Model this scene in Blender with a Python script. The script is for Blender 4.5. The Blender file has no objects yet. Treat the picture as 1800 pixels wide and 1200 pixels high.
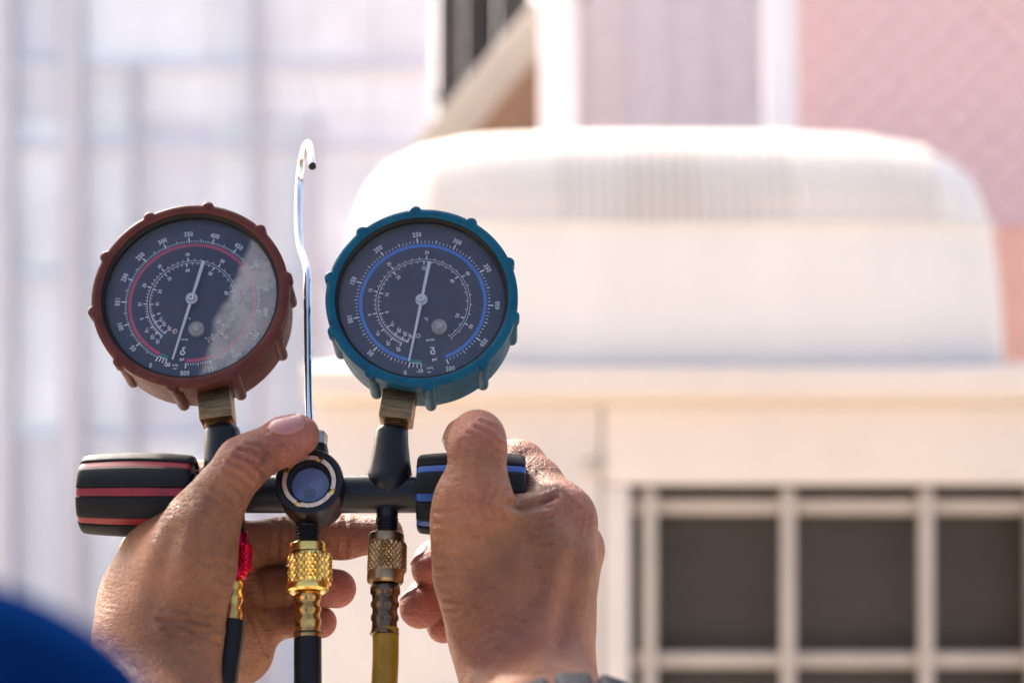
import bpy, bmesh, math, random
import numpy as np
from mathutils import Vector, Matrix
random.seed(7); np.random.seed(7)
R = math.radians
scene = bpy.context.scene
col = scene.collection

# ------------------------------------------------------------------ camera
CAMZ = 1.45
PXA = 0.000232 / 0.75          # tangent per photograph pixel (1800 wide)
D0 = 0.75                      # distance to the manifold
cam_d = bpy.data.cameras.new('camera'); cam = bpy.data.objects.new('camera', cam_d); col.objects.link(cam)
cam.location = (0, 0, CAMZ); cam.rotation_euler = (R(90), 0, 0)
cam_d.sensor_width = 36; cam_d.lens = 36 / (1800 * PXA); cam_d.clip_start = 0.02; cam_d.clip_end = 500
cam_d.dof.use_dof = True; cam_d.dof.focus_distance = 0.756; cam_d.dof.aperture_fstop = 6.0; cam_d.dof.aperture_blades = 0
scene.camera = cam

# ------------------------------------------------------------------ light
SUN_AZ, SUN_EL = -34.0, 40.0   # azimuth from +Y (away from the camera), positive to the right
w = bpy.data.worlds.new('World'); scene.world = w; w.use_nodes = True
nt = w.node_tree; nt.nodes.clear()
sky = nt.nodes.new('ShaderNodeTexSky'); sky.sky_type = 'NISHITA'; sky.sun_disc = False
sky.sun_elevation = R(SUN_EL); sky.sun_rotation = R(SUN_AZ); sky.air_density = 0.7; sky.dust_density = 8.0; sky.ozone_density = 0.5
bg = nt.nodes.new('ShaderNodeBackground'); bg.inputs[1].default_value = 0.15
wo = nt.nodes.new('ShaderNodeOutputWorld')
nt.links.new(sky.outputs[0], bg.inputs[0]); nt.links.new(bg.outputs[0], wo.inputs[0])
sl = bpy.data.lights.new('sun', 'SUN'); so = bpy.data.objects.new('sun', sl); col.objects.link(so)
sl.energy = 2.0; sl.angle = R(3.0); sl.color = (1.0, 0.95, 0.87)
sd = Vector((math.sin(R(SUN_AZ)) * math.cos(R(SUN_EL)), math.cos(R(SUN_AZ)) * math.cos(R(SUN_EL)), math.sin(R(SUN_EL))))
so.rotation_euler = sd.to_track_quat('Z', 'Y').to_euler(); so.location = sd * 20
scene.view_settings.view_transform = 'Standard'; scene.view_settings.look = 'None'
scene.view_settings.exposure = 1.82; scene.view_settings.gamma = 1.0; scene.view_settings.use_curve_mapping = False
scene.render.engine = 'CYCLES'
scene.cycles.max_bounces = 8; scene.cycles.transparent_max_bounces = 12
scene.cycles.use_denoising = True

# ------------------------------------------------------------------ helpers
def W(px, py, d=0.0):
    """photograph pixel + depth (m behind the manifold plane) -> world point"""
    y = D0 + d
    return Vector(((px - 900) * PXA * y, y, CAMZ + (600 - py) * PXA * y))

def tag(o, label=None, cat=None, group=None, kind=None):
    if label: o['label'] = label
    if cat: o['category'] = cat
    if group: o['group'] = group
    if kind: o['kind'] = kind
    elif label: o['kind'] = 'thing'
    return o

def empty(name, loc=(0, 0, 0), rot=(0, 0, 0)):
    o = bpy.data.objects.new(name, None); col.objects.link(o); o.location = loc; o.rotation_euler = rot
    o.empty_display_size = 0.02
    return o

def obj(name, me, m=None, parent=None, loc=None, rot=None):
    o = bpy.data.objects.new(name, me); col.objects.link(o)
    if m is not None and len(me.materials) == 0: me.materials.append(m)
    if parent is not None: o.parent = parent
    if loc is not None: o.location = loc
    if rot is not None: o.rotation_euler = rot
    return o

def mesh(verts, faces, smooth=None):
    me = bpy.data.meshes.new('m')
    me.from_pydata([tuple(v) for v in verts], [], [tuple(f) for f in faces]); me.update()
    if smooth is not None:
        me.polygons.foreach_set('use_smooth', [True] * len(me.polygons))
        if smooth < 180: me.set_sharp_from_angle(angle=R(smooth))
    return me

def recalc(me):
    bm = bmesh.new(); bm.from_mesh(me); bmesh.ops.recalc_face_normals(bm, faces=bm.faces); bm.to_mesh(me); bm.free(); return me

def box(x0, x1, y0, y1, z0, z1, bev=0.0, seg=2):
    bm = bmesh.new()
    bmesh.ops.create_cube(bm, size=1)
    for v in bm.verts:
        v.co = Vector(((x0 + x1) / 2 + v.co.x * (x1 - x0), (y0 + y1) / 2 + v.co.y * (y1 - y0), (z0 + z1) / 2 + v.co.z * (z1 - z0)))
    if bev > 0: bmesh.ops.bevel(bm, geom=bm.edges[:], offset=bev, segments=seg, affect='EDGES', profile=0.5)
    me = bpy.data.meshes.new('m'); bm.to_mesh(me); bm.free()
    if bev > 0:
        me.polygons.foreach_set('use_smooth', [True] * len(me.polygons)); me.set_sharp_from_angle(angle=R(40))
    return me

def lathe(prof, axis='Z', seg=64, sharp=35, close=True):
    """prof: list of (radius, position along axis)"""
    V, F, rows = [], [], []
    for r, a in prof:
        if r < 1e-7:
            rows.append([len(V)]); V.append((0, 0, a))
        else:
            rows.append(list(range(len(V), len(V) + seg)))
            for i in range(seg):
                t = 2 * math.pi * i / seg; V.append((r * math.cos(t), r * math.sin(t), a))
    for A, B in zip(rows[:-1], rows[1:]):
        for i in range(seg):
            j = (i + 1) % seg
            if len(A) == 1 and len(B) == 1: continue
            if len(A) == 1: F.append((A[0], B[j], B[i]))
            elif len(B) == 1: F.append((A[i], A[j], B[0]))
            else: F.append((A[i], A[j], B[j], B[i]))
    if axis == 'Y': V = [(x, z, y) for x, y, z in V]
    if axis == 'X': V = [(z, x, y) for x, y, z in V]
    return recalc(mesh(V, F, sharp))

def catmull(P, n=8):
    P = [Vector(p) for p in P]; Q = [P[0] * 2 - P[1]] + P + [P[-1] * 2 - P[-2]]; out = []
    for i in range(1, len(Q) - 2):
        for k in range(n):
            t = k / n; a, b, c, d = Q[i - 1], Q[i], Q[i + 1], Q[i + 2]
            out.append(0.5 * ((2 * b) + (c - a) * t + (2 * a - 5 * b + 4 * c - d) * t * t + (3 * b - a - 3 * c + d) * t ** 3))
    out.append(P[-1]); return out

def tube(P, rad, seg=16, caps=True, sharp=50):
    P = [Vector(p) for p in P]; n = len(P)
    rr = rad if isinstance(rad, (list, tuple)) else [rad] * n
    V, F = [], []
    up = None
    for i, p in enumerate(P):
        t = (P[min(i + 1, n - 1)] - P[max(i - 1, 0)]).normalized()
        if up is None:
            up = t.orthogonal().normalized()
        up = (up - t * up.dot(t)).normalized(); s = t.cross(up)
        for k in range(seg):
            a = 2 * math.pi * k / seg; V.append(p + (up * math.cos(a) + s * math.sin(a)) * rr[i])
    for i in range(n - 1):
        for k in range(seg):
            j = (k + 1) % seg; F.append((i * seg + k, i * seg + j, (i + 1) * seg + j, (i + 1) * seg + k))
    if caps:
        F.append(tuple(range(seg))[::-1]); F.append(tuple(range((n - 1) * seg, n * seg)))
    return recalc(mesh(V, F, sharp))

# ------------------------------------------------------------------ materials
def nodes(name):
    m = bpy.data.materials.new(name); m.use_nodes = True; t = m.node_tree
    return m, t, t.nodes['Principled BSDF']

def N(t, typ, **kw):
    n = t.nodes.new(typ)
    for k, v in kw.items():
        if k.startswith('i_'): n.inputs[k[2:].replace('_', ' ')].default_value = v
        else: setattr(n, k, v)
    return n

def pmat(name, c, rough=0.5, metal=0.0, var=0.12, vs=60.0, rvar=0.1, bump=0.0, bs=400.0, coat=0.0, spec=0.5, alt=None, stretch=None, edge=0.0):
    m, t, b = nodes(name)
    tc = N(t, 'ShaderNodeTexCoord'); src = tc.outputs['Object']
    if stretch:
        mp = N(t, 'ShaderNodeMapping'); mp.inputs['Scale'].default_value = stretch
        t.links.new(src, mp.inputs[0]); src = mp.outputs[0]
    n1 = N(t, 'ShaderNodeTexNoise'); n1.inputs['Scale'].default_value = vs; n1.inputs['Detail'].default_value = 6; n1.inputs['Roughness'].default_value = 0.6
    t.links.new(src, n1.inputs['Vector'])
    rp = N(t, 'ShaderNodeValToRGB')
    lo = alt if alt else tuple(x * (1 - var) for x in c); hi = c if alt else tuple(min(1, x * (1 + var)) for x in c)
    rp.color_ramp.elements[0].position = 0.32; rp.color_ramp.elements[1].position = 0.68
    rp.color_ramp.elements[0].color = (*lo, 1); rp.color_ramp.elements[1].color = (*hi, 1)
    t.links.new(n1.outputs['Fac'], rp.inputs[0]); t.links.new(rp.outputs[0], b.inputs['Base Color'])
    mr = N(t, 'ShaderNodeMapRange'); mr.inputs[3].default_value = max(0.02, rough - rvar); mr.inputs[4].default_value = min(1, rough + rvar)
    n2 = N(t, 'ShaderNodeTexNoise'); n2.inputs['Scale'].default_value = vs * 2.7; n2.inputs['Detail'].default_value = 5
    t.links.new(src, n2.inputs['Vector']); t.links.new(n2.outputs['Fac'], mr.inputs[0]); t.links.new(mr.outputs[0], b.inputs['Roughness'])
    b.inputs['Metallic'].default_value = metal; b.inputs['Coat Weight'].default_value = coat; b.inputs['Specular IOR Level'].default_value = spec
    if bump > 0:
        n3 = N(t, 'ShaderNodeTexNoise'); n3.inputs['Scale'].default_value = bs; n3.inputs['Detail'].default_value = 4
        t.links.new(src, n3.inputs['Vector'])
        bp = N(t, 'ShaderNodeBump'); bp.inputs['Strength'].default_value = 1.0; bp.inputs['Distance'].default_value = bump
        t.links.new(n3.outputs['Fac'], bp.inputs['Height']); t.links.new(bp.outputs[0], b.inputs['Normal'])
    return m

M = {}
M['black'] = pmat('black anodised', (0.006, 0.006, 0.008), 0.34, 0.0, 0.3, 150, 0.08, 0.00003, 1500, spec=0.32)
M['rubber'] = pmat('black rubber', (0.007, 0.007, 0.007), 0.5, 0, 0.3, 120, 0.1, 0.00003, 2500, spec=0.2)
M['grip'] = pmat('grip plastic', (0.010, 0.011, 0.012), 0.6, 0, 0.25, 90, 0.1, 0.00003, 1800, spec=0.16)
M['red'] = pmat('red plastic', (0.22, 0.006, 0.012), 0.4, 0, 0.25, 90, 0.1, 0.00004, 1200)
M['blue'] = pmat('blue plastic', (0.008, 0.07, 0.29), 0.36, 0, 0.2, 90, 0.1, 0.00004, 1200)
M['redcase'] = pmat('red rubber boot', (0.105, 0.027, 0.021), 0.5, 0, 0.3, 110, 0.14, 0.00008, 700, alt=(0.055, 0.016, 0.013), spec=0.14)
M['bluecase'] = pmat('blue rubber boot', (0.003, 0.085, 0.145), 0.5, 0, 0.3, 110, 0.14, 0.00008, 700, alt=(0.002, 0.044, 0.085), spec=0.14)
M['brassnut'] = pmat('worn brass', (0.30, 0.19, 0.09), 0.42, 1.0, 0.4, 300, 0.15, 0.00006, 900, alt=(0.13, 0.085, 0.05), stretch=(0.4, 1, 3))
M['barb'] = pmat('dark brass', (0.52, 0.31, 0.10), 0.22, 1.0, 0.3, 300, 0.08, 0.00003, 900)
M['bronzebarb'] = pmat('blackened bronze', (0.13, 0.09, 0.06), 0.28, 1.0, 0.3, 300, 0.08, 0.00003, 900)
M['gold'] = pmat('polished brass', (0.85, 0.58, 0.16), 0.24, 1.0, 0.15, 300, 0.1, 0.00002, 900)
M['bronze'] = pmat('dull bronze', (0.30, 0.20, 0.11), 0.34, 1.0, 0.3, 300, 0.12, 0.00003, 900)
M['redmetal'] = pmat('red anodised', (0.50, 0.01, 0.05), 0.3, 1.0, 0.25, 300, 0.1)
M['chrome'] = pmat('chrome', (0.82, 0.83, 0.85), 0.08, 1.0, 0.04, 100, 0.04)
M['steel'] = pmat('dull steel', (0.30, 0.28, 0.25), 0.35, 1.0, 0.2, 300, 0.1)
M['ringbrass'] = pmat('brushed copper ring', (0.74, 0.52, 0.38), 0.4, 1.0, 0.2, 400, 0.1)
M['dial'] = pmat('dial face', (0.010, 0.022, 0.066), 0.5, 0, 0.12, 120, 0.1)
M['white'] = pmat('white print', (0.90, 0.90, 0.92), 0.6, 0, 0.04, 80, 0.05)
M['needle'] = pmat('needle white', (0.88, 0.87, 0.90), 0.45, 0, 0.05, 300, 0.05)
M['redprint'] = pmat('red print', (0.62, 0.06, 0.13), 0.6, 0, 0.06, 80, 0.05)
M['blueprint'] = pmat('blue print', (0.05, 0.22, 0.72), 0.6, 0, 0.06, 80, 0.05)
M['green'] = pmat('green print', (0.0, 0.26, 0.19), 0.6, 0, 0.05, 80, 0.05)
M['plug'] = pmat('clear grey plug', (0.55, 0.50, 0.47), 0.16, 0, 0.15, 400, 0.1)
M['sight'] = pmat('blue sight disc', (0.10, 0.15, 0.33), 0.2, 0, 0.1, 200, 0.1)
M['sightdot'] = pmat('dark sight dot', (0.035, 0.06, 0.13), 0.4, 0, 0.1, 200, 0.1)
M['hose'] = pmat('black hose', (0.007, 0.007, 0.007), 0.45, 0, 0.3, 200, 0.12, 0.00005, 1500, spec=0.25)
M['yhose'] = pmat('yellow hose', (0.29, 0.155, 0.005), 0.38, 0, 0.2, 80, 0.1, 0.00004, 1500, spec=0.3)
M['sleeve'] = pmat('royal blue cloth', (0.0018, 0.016, 0.078), 0.9, 0, 0.2, 30, 0.05, 0.0002, 1200, spec=0.0)
M['band'] = pmat('dark slate band', (0.010, 0.012, 0.019), 0.75, 0, 0.25, 120, 0.1, spec=0.12)
M['acwhite'] = pmat('cream paint', (0.80, 0.69, 0.585), 0.5, 0, 0.05, 4, 0.08)
M['acdome'] = pmat('white shroud plastic', (0.88, 0.81, 0.72), 0.5, 0, 0.05, 5, 0.08, stretch=(1, 1, .25))
M['guard'] = pmat('guard bar paint', (0.56, 0.47, 0.38), 0.5, 0, 0.08, 20, 0.08)
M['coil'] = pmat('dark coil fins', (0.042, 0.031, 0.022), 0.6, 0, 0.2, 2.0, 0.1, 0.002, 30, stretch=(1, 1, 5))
M['ground'] = pmat('pale concrete ground', (0.41, 0.36, 0.30), 0.85, 0, 0.2, 0.8, 0.05, 0.002, 40)

def glass_mat(name, dust, rough=0.03, tint=(0.96, 0.97, 1.0), glare=None):
    m, t, b = nodes(name); t.nodes.remove(b); out = t.nodes['Material Output']
    tr = N(t, 'ShaderNodeBsdfTransparent'); tr.inputs[0].default_value = (*tint, 1)
    gl = N(t, 'ShaderNodeBsdfGlossy'); gl.inputs['Roughness'].default_value = rough
    fr = N(t, 'ShaderNodeFresnel'); fr.inputs[0].default_value = 1.5
    mx = N(t, 'ShaderNodeMixShader'); t.links.new(fr.outputs[0], mx.inputs[0]); t.links.new(tr.outputs[0], mx.inputs[1]); t.links.new(gl.outputs[0], mx.inputs[2])
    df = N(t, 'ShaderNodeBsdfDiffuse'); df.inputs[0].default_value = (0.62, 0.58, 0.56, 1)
    tc = N(t, 'ShaderNodeTexCoord')
    no = N(t, 'ShaderNodeTexNoise'); no.inputs['Scale'].default_value = 90; no.inputs['Detail'].default_value = 8; no.inputs['Roughness'].default_value = 0.65
    t.links.new(tc.outputs['Object'], no.inputs['Vector'])
    sp = N(t, 'ShaderNodeTexNoise'); sp.inputs['Scale'].default_value = 700; sp.inputs['Detail'].default_value = 2
    t.links.new(tc.outputs['Object'], sp.inputs['Vector'])
    spr = N(t, 'ShaderNodeMapRange'); spr.inputs[1].default_value = 0.70; spr.inputs[2].default_value = 0.76; spr.inputs[4].default_value = 0.5
    t.links.new(sp.outputs['Fac'], spr.inputs[0])
    mr = N(t, 'ShaderNodeMapRange'); mr.inputs[1].default_value = 0.3; mr.inputs[2].default_value = 0.75
    mr.inputs[3].default_value = dust * 0.35; mr.inputs[4].default_value = dust
    t.links.new(no.outputs['Fac'], mr.inputs[0])
    add = N(t, 'ShaderNodeMath', operation='ADD'); t.links.new(mr.outputs[0], add.inputs[0])
    sm = N(t, 'ShaderNodeMath', operation='MULTIPLY'); sm.inputs[1].default_value = 0.3; t.links.new(spr.outputs[0], sm.inputs[0])
    t.links.new(sm.outputs[0], add.inputs[1]); fac = add.outputs[0]
    if glare:                                       # bright reflection painted as a pale film, mottled with dirt, over one side
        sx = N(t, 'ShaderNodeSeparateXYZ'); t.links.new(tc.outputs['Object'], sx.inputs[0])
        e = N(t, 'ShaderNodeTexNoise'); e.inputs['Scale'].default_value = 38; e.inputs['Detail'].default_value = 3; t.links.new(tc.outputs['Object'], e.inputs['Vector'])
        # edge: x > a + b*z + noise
        a1 = N(t, 'ShaderNodeMath', operation='MULTIPLY_ADD'); a1.inputs[1].default_value = -glare[1]; t.links.new(sx.outputs[2], a1.inputs[0]); t.links.new(sx.outputs[0], a1.inputs[2])
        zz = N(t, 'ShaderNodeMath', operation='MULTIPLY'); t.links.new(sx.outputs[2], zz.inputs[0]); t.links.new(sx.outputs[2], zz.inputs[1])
        a0 = N(t, 'ShaderNodeMath', operation='MULTIPLY_ADD'); a0.inputs[1].default_value = glare[2]; t.links.new(zz.outputs[0], a0.inputs[0]); t.links.new(a1.outputs[0], a0.inputs[2])
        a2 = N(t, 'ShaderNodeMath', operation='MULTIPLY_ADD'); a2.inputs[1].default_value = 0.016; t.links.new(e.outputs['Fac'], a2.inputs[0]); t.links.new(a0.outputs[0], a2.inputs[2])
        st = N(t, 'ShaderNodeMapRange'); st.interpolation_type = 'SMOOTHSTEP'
        st.inputs[1].default_value = glare[0]; st.inputs[2].default_value = glare[0] + 0.0045
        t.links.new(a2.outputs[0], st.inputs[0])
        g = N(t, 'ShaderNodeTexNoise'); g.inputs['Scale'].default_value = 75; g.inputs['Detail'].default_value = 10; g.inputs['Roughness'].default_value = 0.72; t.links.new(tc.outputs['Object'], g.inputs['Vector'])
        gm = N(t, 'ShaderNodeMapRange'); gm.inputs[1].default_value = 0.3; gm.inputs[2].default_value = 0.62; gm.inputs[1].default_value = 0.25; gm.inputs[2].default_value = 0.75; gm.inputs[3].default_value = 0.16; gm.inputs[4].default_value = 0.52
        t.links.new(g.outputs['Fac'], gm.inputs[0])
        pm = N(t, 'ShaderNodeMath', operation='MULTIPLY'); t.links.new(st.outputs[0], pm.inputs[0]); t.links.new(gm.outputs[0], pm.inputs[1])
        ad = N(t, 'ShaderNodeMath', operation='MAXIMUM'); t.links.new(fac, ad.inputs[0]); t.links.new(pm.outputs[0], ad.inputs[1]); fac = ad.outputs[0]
    m2 = N(t, 'ShaderNodeMixShader'); t.links.new(fac, m2.inputs[0]); t.links.new(mx.outputs[0], m2.inputs[1]); t.links.new(df.outputs[0], m2.inputs[2])
    t.links.new(m2.outputs[0], out.inputs[0])
    return m
M['lens_red'] = glass_mat('red gauge lens', 0.04, glare=(0.0215, 0.30, 0.0))
M['lens_blue'] = glass_mat('blue gauge lens', 0.06)
M['sightglass'] = glass_mat('sight glass', 0.05)

def skin_mat():
    m, t, b = nodes('skin')
    tc = N(t, 'ShaderNodeTexCoord'); at = N(t, 'ShaderNodeAttribute'); at.attribute_name = 'flush'
    n1 = N(t, 'ShaderNodeTexNoise'); n1.inputs['Scale'].default_value = 30; n1.inputs['Detail'].default_value = 5; n1.inputs['Roughness'].default_value = 0.55
    t.links.new(tc.outputs['Object'], n1.inputs['Vector'])
    rp = N(t, 'ShaderNodeValToRGB'); rp.color_ramp.elements[0].position = 0.27; rp.color_ramp.elements[1].position = 0.66
    rp.color_ramp.elements[0].color = (0.130, 0.051, 0.025, 1); rp.color_ramp.elements[1].color = (0.335, 0.146, 0.074, 1)
    t.links.new(n1.outputs['Fac'], rp.inputs[0])
    mx = N(t, 'ShaderNodeMix', data_type='RGBA'); mx.inputs[7].default_value = (0.40, 0.125, 0.10, 1)
    t.links.new(at.outputs['Fac'], mx.inputs[0]); t.links.new(rp.outputs[0], mx.inputs[6])
    n4 = N(t, 'ShaderNodeTexNoise'); n4.inputs['Scale'].default_value = 420; n4.inputs['Detail'].default_value = 4
    t.links.new(tc.outputs['Object'], n4.inputs['Vector'])
    mr = N(t, 'ShaderNodeMapRange'); mr.inputs[1].default_value = 0.25; mr.inputs[2].default_value = 0.75; mr.inputs[3].default_value = 0.90; mr.inputs[4].default_value = 1.08
    t.links.new(n4.outputs['Fac'], mr.inputs[0])
    mu = N(t, 'ShaderNodeMix', data_type='RGBA', blend_type='MULTIPLY'); mu.inputs[0].default_value = 1
    t.links.new(mx.outputs[2], mu.inputs[6]); t.links.new(mr.outputs[0], mu.inputs[7])
    t.links.new(mu.outputs[2], b.inputs['Base Color'])
    b.inputs['Roughness'].default_value = 0.56; b.inputs['Specular IOR Level'].default_value = 0.35
    b.inputs['Subsurface Weight'].default_value = 0.18; b.inputs['Subsurface Radius'].default_value = (1.0, 0.35, 0.2); b.inputs['Subsurface Scale'].default_value = 0.0025
    # fine relief: criss-cross creases + pores
    vo = N(t, 'ShaderNodeTexVoronoi', feature='DISTANCE_TO_EDGE'); vo.inputs['Scale'].default_value = 520
    wn = N(t, 'ShaderNodeTexNoise'); wn.inputs['Scale'].default_value = 260; wn.inputs['Detail'].default_value = 3
    t.links.new(tc.outputs['Object'], wn.inputs['Vector'])
    wm = N(t, 'ShaderNodeMix', data_type='VECTOR'); wm.inputs[0].default_value = 0.004
    t.links.new(tc.outputs['Object'], wm.inputs[4]); t.links.new(wn.outputs['Color'], wm.inputs[5]); t.links.new(wm.outputs[1], vo.inputs['Vector'])
    cr = N(t, 'ShaderNodeMapRange'); cr.inputs[2].default_value = 0.16; cr.inputs[4].default_value = 0.7; t.links.new(vo.outputs['Distance'], cr.inputs[0])
    nb = N(t, 'ShaderNodeTexNoise'); nb.inputs['Scale'].default_value = 900; nb.inputs['Detail'].default_value = 5; t.links.new(tc.outputs['Object'], nb.inputs['Vector'])
    nc = N(t, 'ShaderNodeTexNoise'); nc.inputs['Scale'].default_value = 170; nc.inputs['Detail'].default_value = 4; t.links.new(tc.outputs['Object'], nc.inputs['Vector'])
    h1 = N(t, 'ShaderNodeMath', operation='MULTIPLY_ADD'); h1.inputs[1].default_value = 0.35; t.links.new(nb.outputs['Fac'], h1.inputs[0]); t.links.new(cr.outputs[0], h1.inputs[2])
    h2 = N(t, 'ShaderNodeMath', operation='MULTIPLY_ADD'); h2.inputs[1].default_value = 3.0; t.links.new(nc.outputs['Fac'], h2.inputs[0]); t.links.new(h1.outputs[0], h2.inputs[2])
    bp = N(t, 'ShaderNodeBump'); bp.inputs['Strength'].default_value = 1.0; bp.inputs['Distance'].default_value = 0.00030
    mw = N(t, 'ShaderNodeMapping'); mw.inputs['Scale'].default_value = (110, 110, 620); mw.inputs['Rotation'].default_value = (0, 0.25, 0); t.links.new(tc.outputs['Object'], mw.inputs[0])
    nw = N(t, 'ShaderNodeTexNoise'); nw.inputs['Scale'].default_value = 1.0; nw.inputs['Detail'].default_value = 3; t.links.new(mw.outputs[0], nw.inputs['Vector'])
    h3 = N(t, 'ShaderNodeMath', operation='MULTIPLY_ADD'); h3.inputs[1].default_value = 2.6; t.links.new(nw.outputs['Fac'], h3.inputs[0]); t.links.new(h2.outputs[0], h3.inputs[2]); h2 = h3
    t.links.new(h2.outputs[0], bp.inputs['Height']); t.links.new(bp.outputs[0], b.inputs['Normal'])
    return m
M['skin'] = skin_mat()
M['nail'] = pmat('fingernail', (0.31, 0.130, 0.120), 0.34, 0, 0.1, 120, 0.06, spec=0.5, coat=0.15)

# ------------------------------------------------------------------ setting
g = obj('ground', mesh([(-200, -200, 0), (200, -200, 0), (200, 200, 0), (-200, 200, 0)], [(0, 1, 2, 3)]), M['ground']); tag(g, kind='structure')

def mpx(d): return PXA * (D0 + d)

# --- white panelled hoarding on the left
DF = 4.3
hoard = empty('panel_wall', (W(380, 600, DF).x, D0 + DF, 0))
tag(hoard, 'tall blurred white panelled wall with grey posts behind the red gauge', 'wall')
M['panel'] = pmat('white sheet', (0.73, 0.79, 0.86), 0.6, 0, 0.13, 3.2, 0.05)
M['panel2'] = pmat('pale grey sheet', (0.62, 0.66, 0.75), 0.6, 0, 0.08, 2.0, 0.05)
M['post'] = pmat('grey post paint', (0.54, 0.55, 0.61), 0.6, 0, 0.08, 3, 0.05)
hx = hoard.location.x
xs = [-260, -120, 12, 132, 255, 370, 452, 545, 660, 762]
for i in range(len(xs) - 1):
    a, b_ = (xs[i] - 380) * mpx(DF), (xs[i + 1] - 380) * mpx(DF)
    rows = [0.05, 1.18, 2.06, 3.1]
    for j in range(len(rows) - 1):
        off = random.uniform(0, 0.004)
        mm = M['panel2'] if (i in (0, 1, 2) and j < 1) or random.random() < 0.16 else M['panel']
        obj('panel', box(a + .001, b_ - .001, off, off + .03, rows[j] + .001, rows[j + 1] - .001, .001, 1), mm, hoard)
for x, wd, z1 in ((12, 34, 3.1), (132, 36, 3.1), (545, 22, 2.05), (370, 14, 1.62), (236, 12, 2.2), (452, 12, 2.7), (668, 12, 1.9)):
    c = (x - 380) * mpx(DF); h = wd * mpx(DF) / 2
    obj('post', box(c - h, c + h, -.05, -.002, 0, z1, .006, 1), M['post'], hoard)
obj('backing', box((-260 - 380) * mpx(DF), (762 - 380) * mpx(DF), .052, .09, 0, 3.12), M['panel2'], hoard)
for z in (1.18, 1.62, 1.98, 2.2):
    obj('rail', box((-260 - 380) * mpx(DF), (762 - 380) * mpx(DF), -.022, -.003, z - .015, z + .015, .003, 1), M['panel2'], hoard)

# --- dark columns
M['darkcol'] = pmat('dark grey column', (0.035, 0.033, 0.032), 0.7, 0, 0.3, 4, 0.1)
M['greycol'] = pmat('charcoal column', (0.075, 0.072, 0.075), 0.7, 0, 0.3, 4, 0.1)
for x0, x1, d, mm, lab in ((768, 812, 3.45, 'darkcol', 'near black column beside the white panelled wall'), (815, 872, 3.6, 'greycol', 'charcoal column between the two near black columns'), (874, 935, 3.5, 'darkcol', 'near black column partly hidden by the cream diagonal brace')):
    p, q = W(x0, 0, d), W(x1, 0, d)
    c = obj('column', box(-(q.x - p.x) / 2, (q.x - p.x) / 2, 0, .12, 0, 3.1, .008, 2), M[mm], None, ((p.x + q.x) / 2, p.y, 0)); tag(c, lab, 'column', 'dark columns')
    for z in (2.0, 2.3): obj('band', box(-(q.x - p.x) / 2 - .004, (q.x - p.x) / 2 + .004, -.004, .124, z, z + .02, .002, 1), M[mm], c)

# --- diagonal brace
M['brace'] = pmat('cream beam', (0.40, 0.345, 0.295), 0.6, 0, 0.06, 5, 0.05)
d = 2.75
p, q = W(740, 285, d), W(1060, -90, d); v = q - p; L_ = v.length
br = obj('diagonal_brace', box(0, L_, 0, .07, -.035, .035, .006, 2), M['brace'], None, p, (0, -math.atan2(v.z, v.x), 0))
tag(br, 'cream diagonal beam rising to the white post above the air conditioner', 'beam')
obj('lip', box(0, L_, -.012, -.002, -.035, -.022, .002, 1), M['brace'], br)

# --- white posts
M['wpost'] = pmat('white post paint', (0.80, 0.77, 0.78), 0.5, 0, 0.03, 5, 0.05)
for x0, x1, lab in ((950, 1016, 'white square post beside the diagonal brace above the air conditioner'), (1346, 1402, 'white square post at the edge of the salmon wall')):
    d = 2.62; p, q = W(x0, 0, d), W(x1, 0, d); h = (q.x - p.x) / 2
    c = obj('post', box(-h, h, 0, .055, 0, 3.1, .006, 2), M['wpost'], None, ((p.x + q.x) / 2, p.y, 0)); tag(c, lab, 'post', 'white posts')
    obj('base_plate', box(-h * 2, h * 2, -.04, .095, 0, .01, .002, 1), M['wpost'], c)

# --- walls behind the unit
M['brownw'] = pmat('brown board', (0.22, 0.13, 0.085), 0.7, 0, 0.15, 4, 0.05)
M['mauve'] = pmat('mauve screen', (0.58, 0.52, 0.57), 0.7, 0, 0.10, 40, 0.05, 0.002, 60)
M['salmon'] = pmat('salmon wall', (0.90, 0.60, 0.55), 0.7, 0, 0.10, 0.8, 0.05, alt=(0.80, 0.60, 0.62))
M['terra'] = pmat('terracotta skirting', (0.86, 0.48, 0.38), 0.7, 0, 0.12, 3, 0.05)
M['batten'] = pmat('batten paint', (0.76, 0.54, 0.52), 0.7, 0, 0.12, 4, 0.05)
dB = 2.95
def slabwall(name, x0, x1, d, z1, mm, lab, cat='wall', y1=.06):
    p, q = W(x0, 0, d), W(x1, 0, d)
    o = obj(name, box(-(q.x - p.x) / 2, (q.x - p.x) / 2, 0, y1, 0, z1, .004, 1), M[mm], None, ((p.x + q.x) / 2, p.y, 0)); tag(o, lab, cat); return o
gp_ = [W(820, 262, 2.9), W(985, 262, 2.9), W(985, 20, 2.9)]
gb = obj('gusset_board', recalc(mesh([p for p in gp_] + [p + Vector((0, .03, 0)) for p in gp_], [(0, 1, 2), (5, 4, 3), (0, 3, 4, 1), (1, 4, 5, 2), (2, 5, 3, 0)])), M['brownw'])
tag(gb, 'brown triangular board in the corner under the diagonal brace', 'board')
mv = slabwall('screen_wall', 988, 1372, dB, 3.1, 'mauve', 'greyish mauve screen between the two white posts')
for k in range(5):
    hw = (1372 - 988) * mpx(dB) / 2
    x = -hw + (k + .5) * 2 * hw / 5
    obj('seam', box(x - .003, x + .003, -.004, -.0005, 0, 3.09), M['mauve'], mv)
sw = slabwall('salmon_wall', 1376, 2250, dB, 3.1, 'salmon', 'salmon pink wall behind a fine diagonal wire mesh at the upper right')
hw = (2250 - 1376) * mpx(dB) / 2
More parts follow.
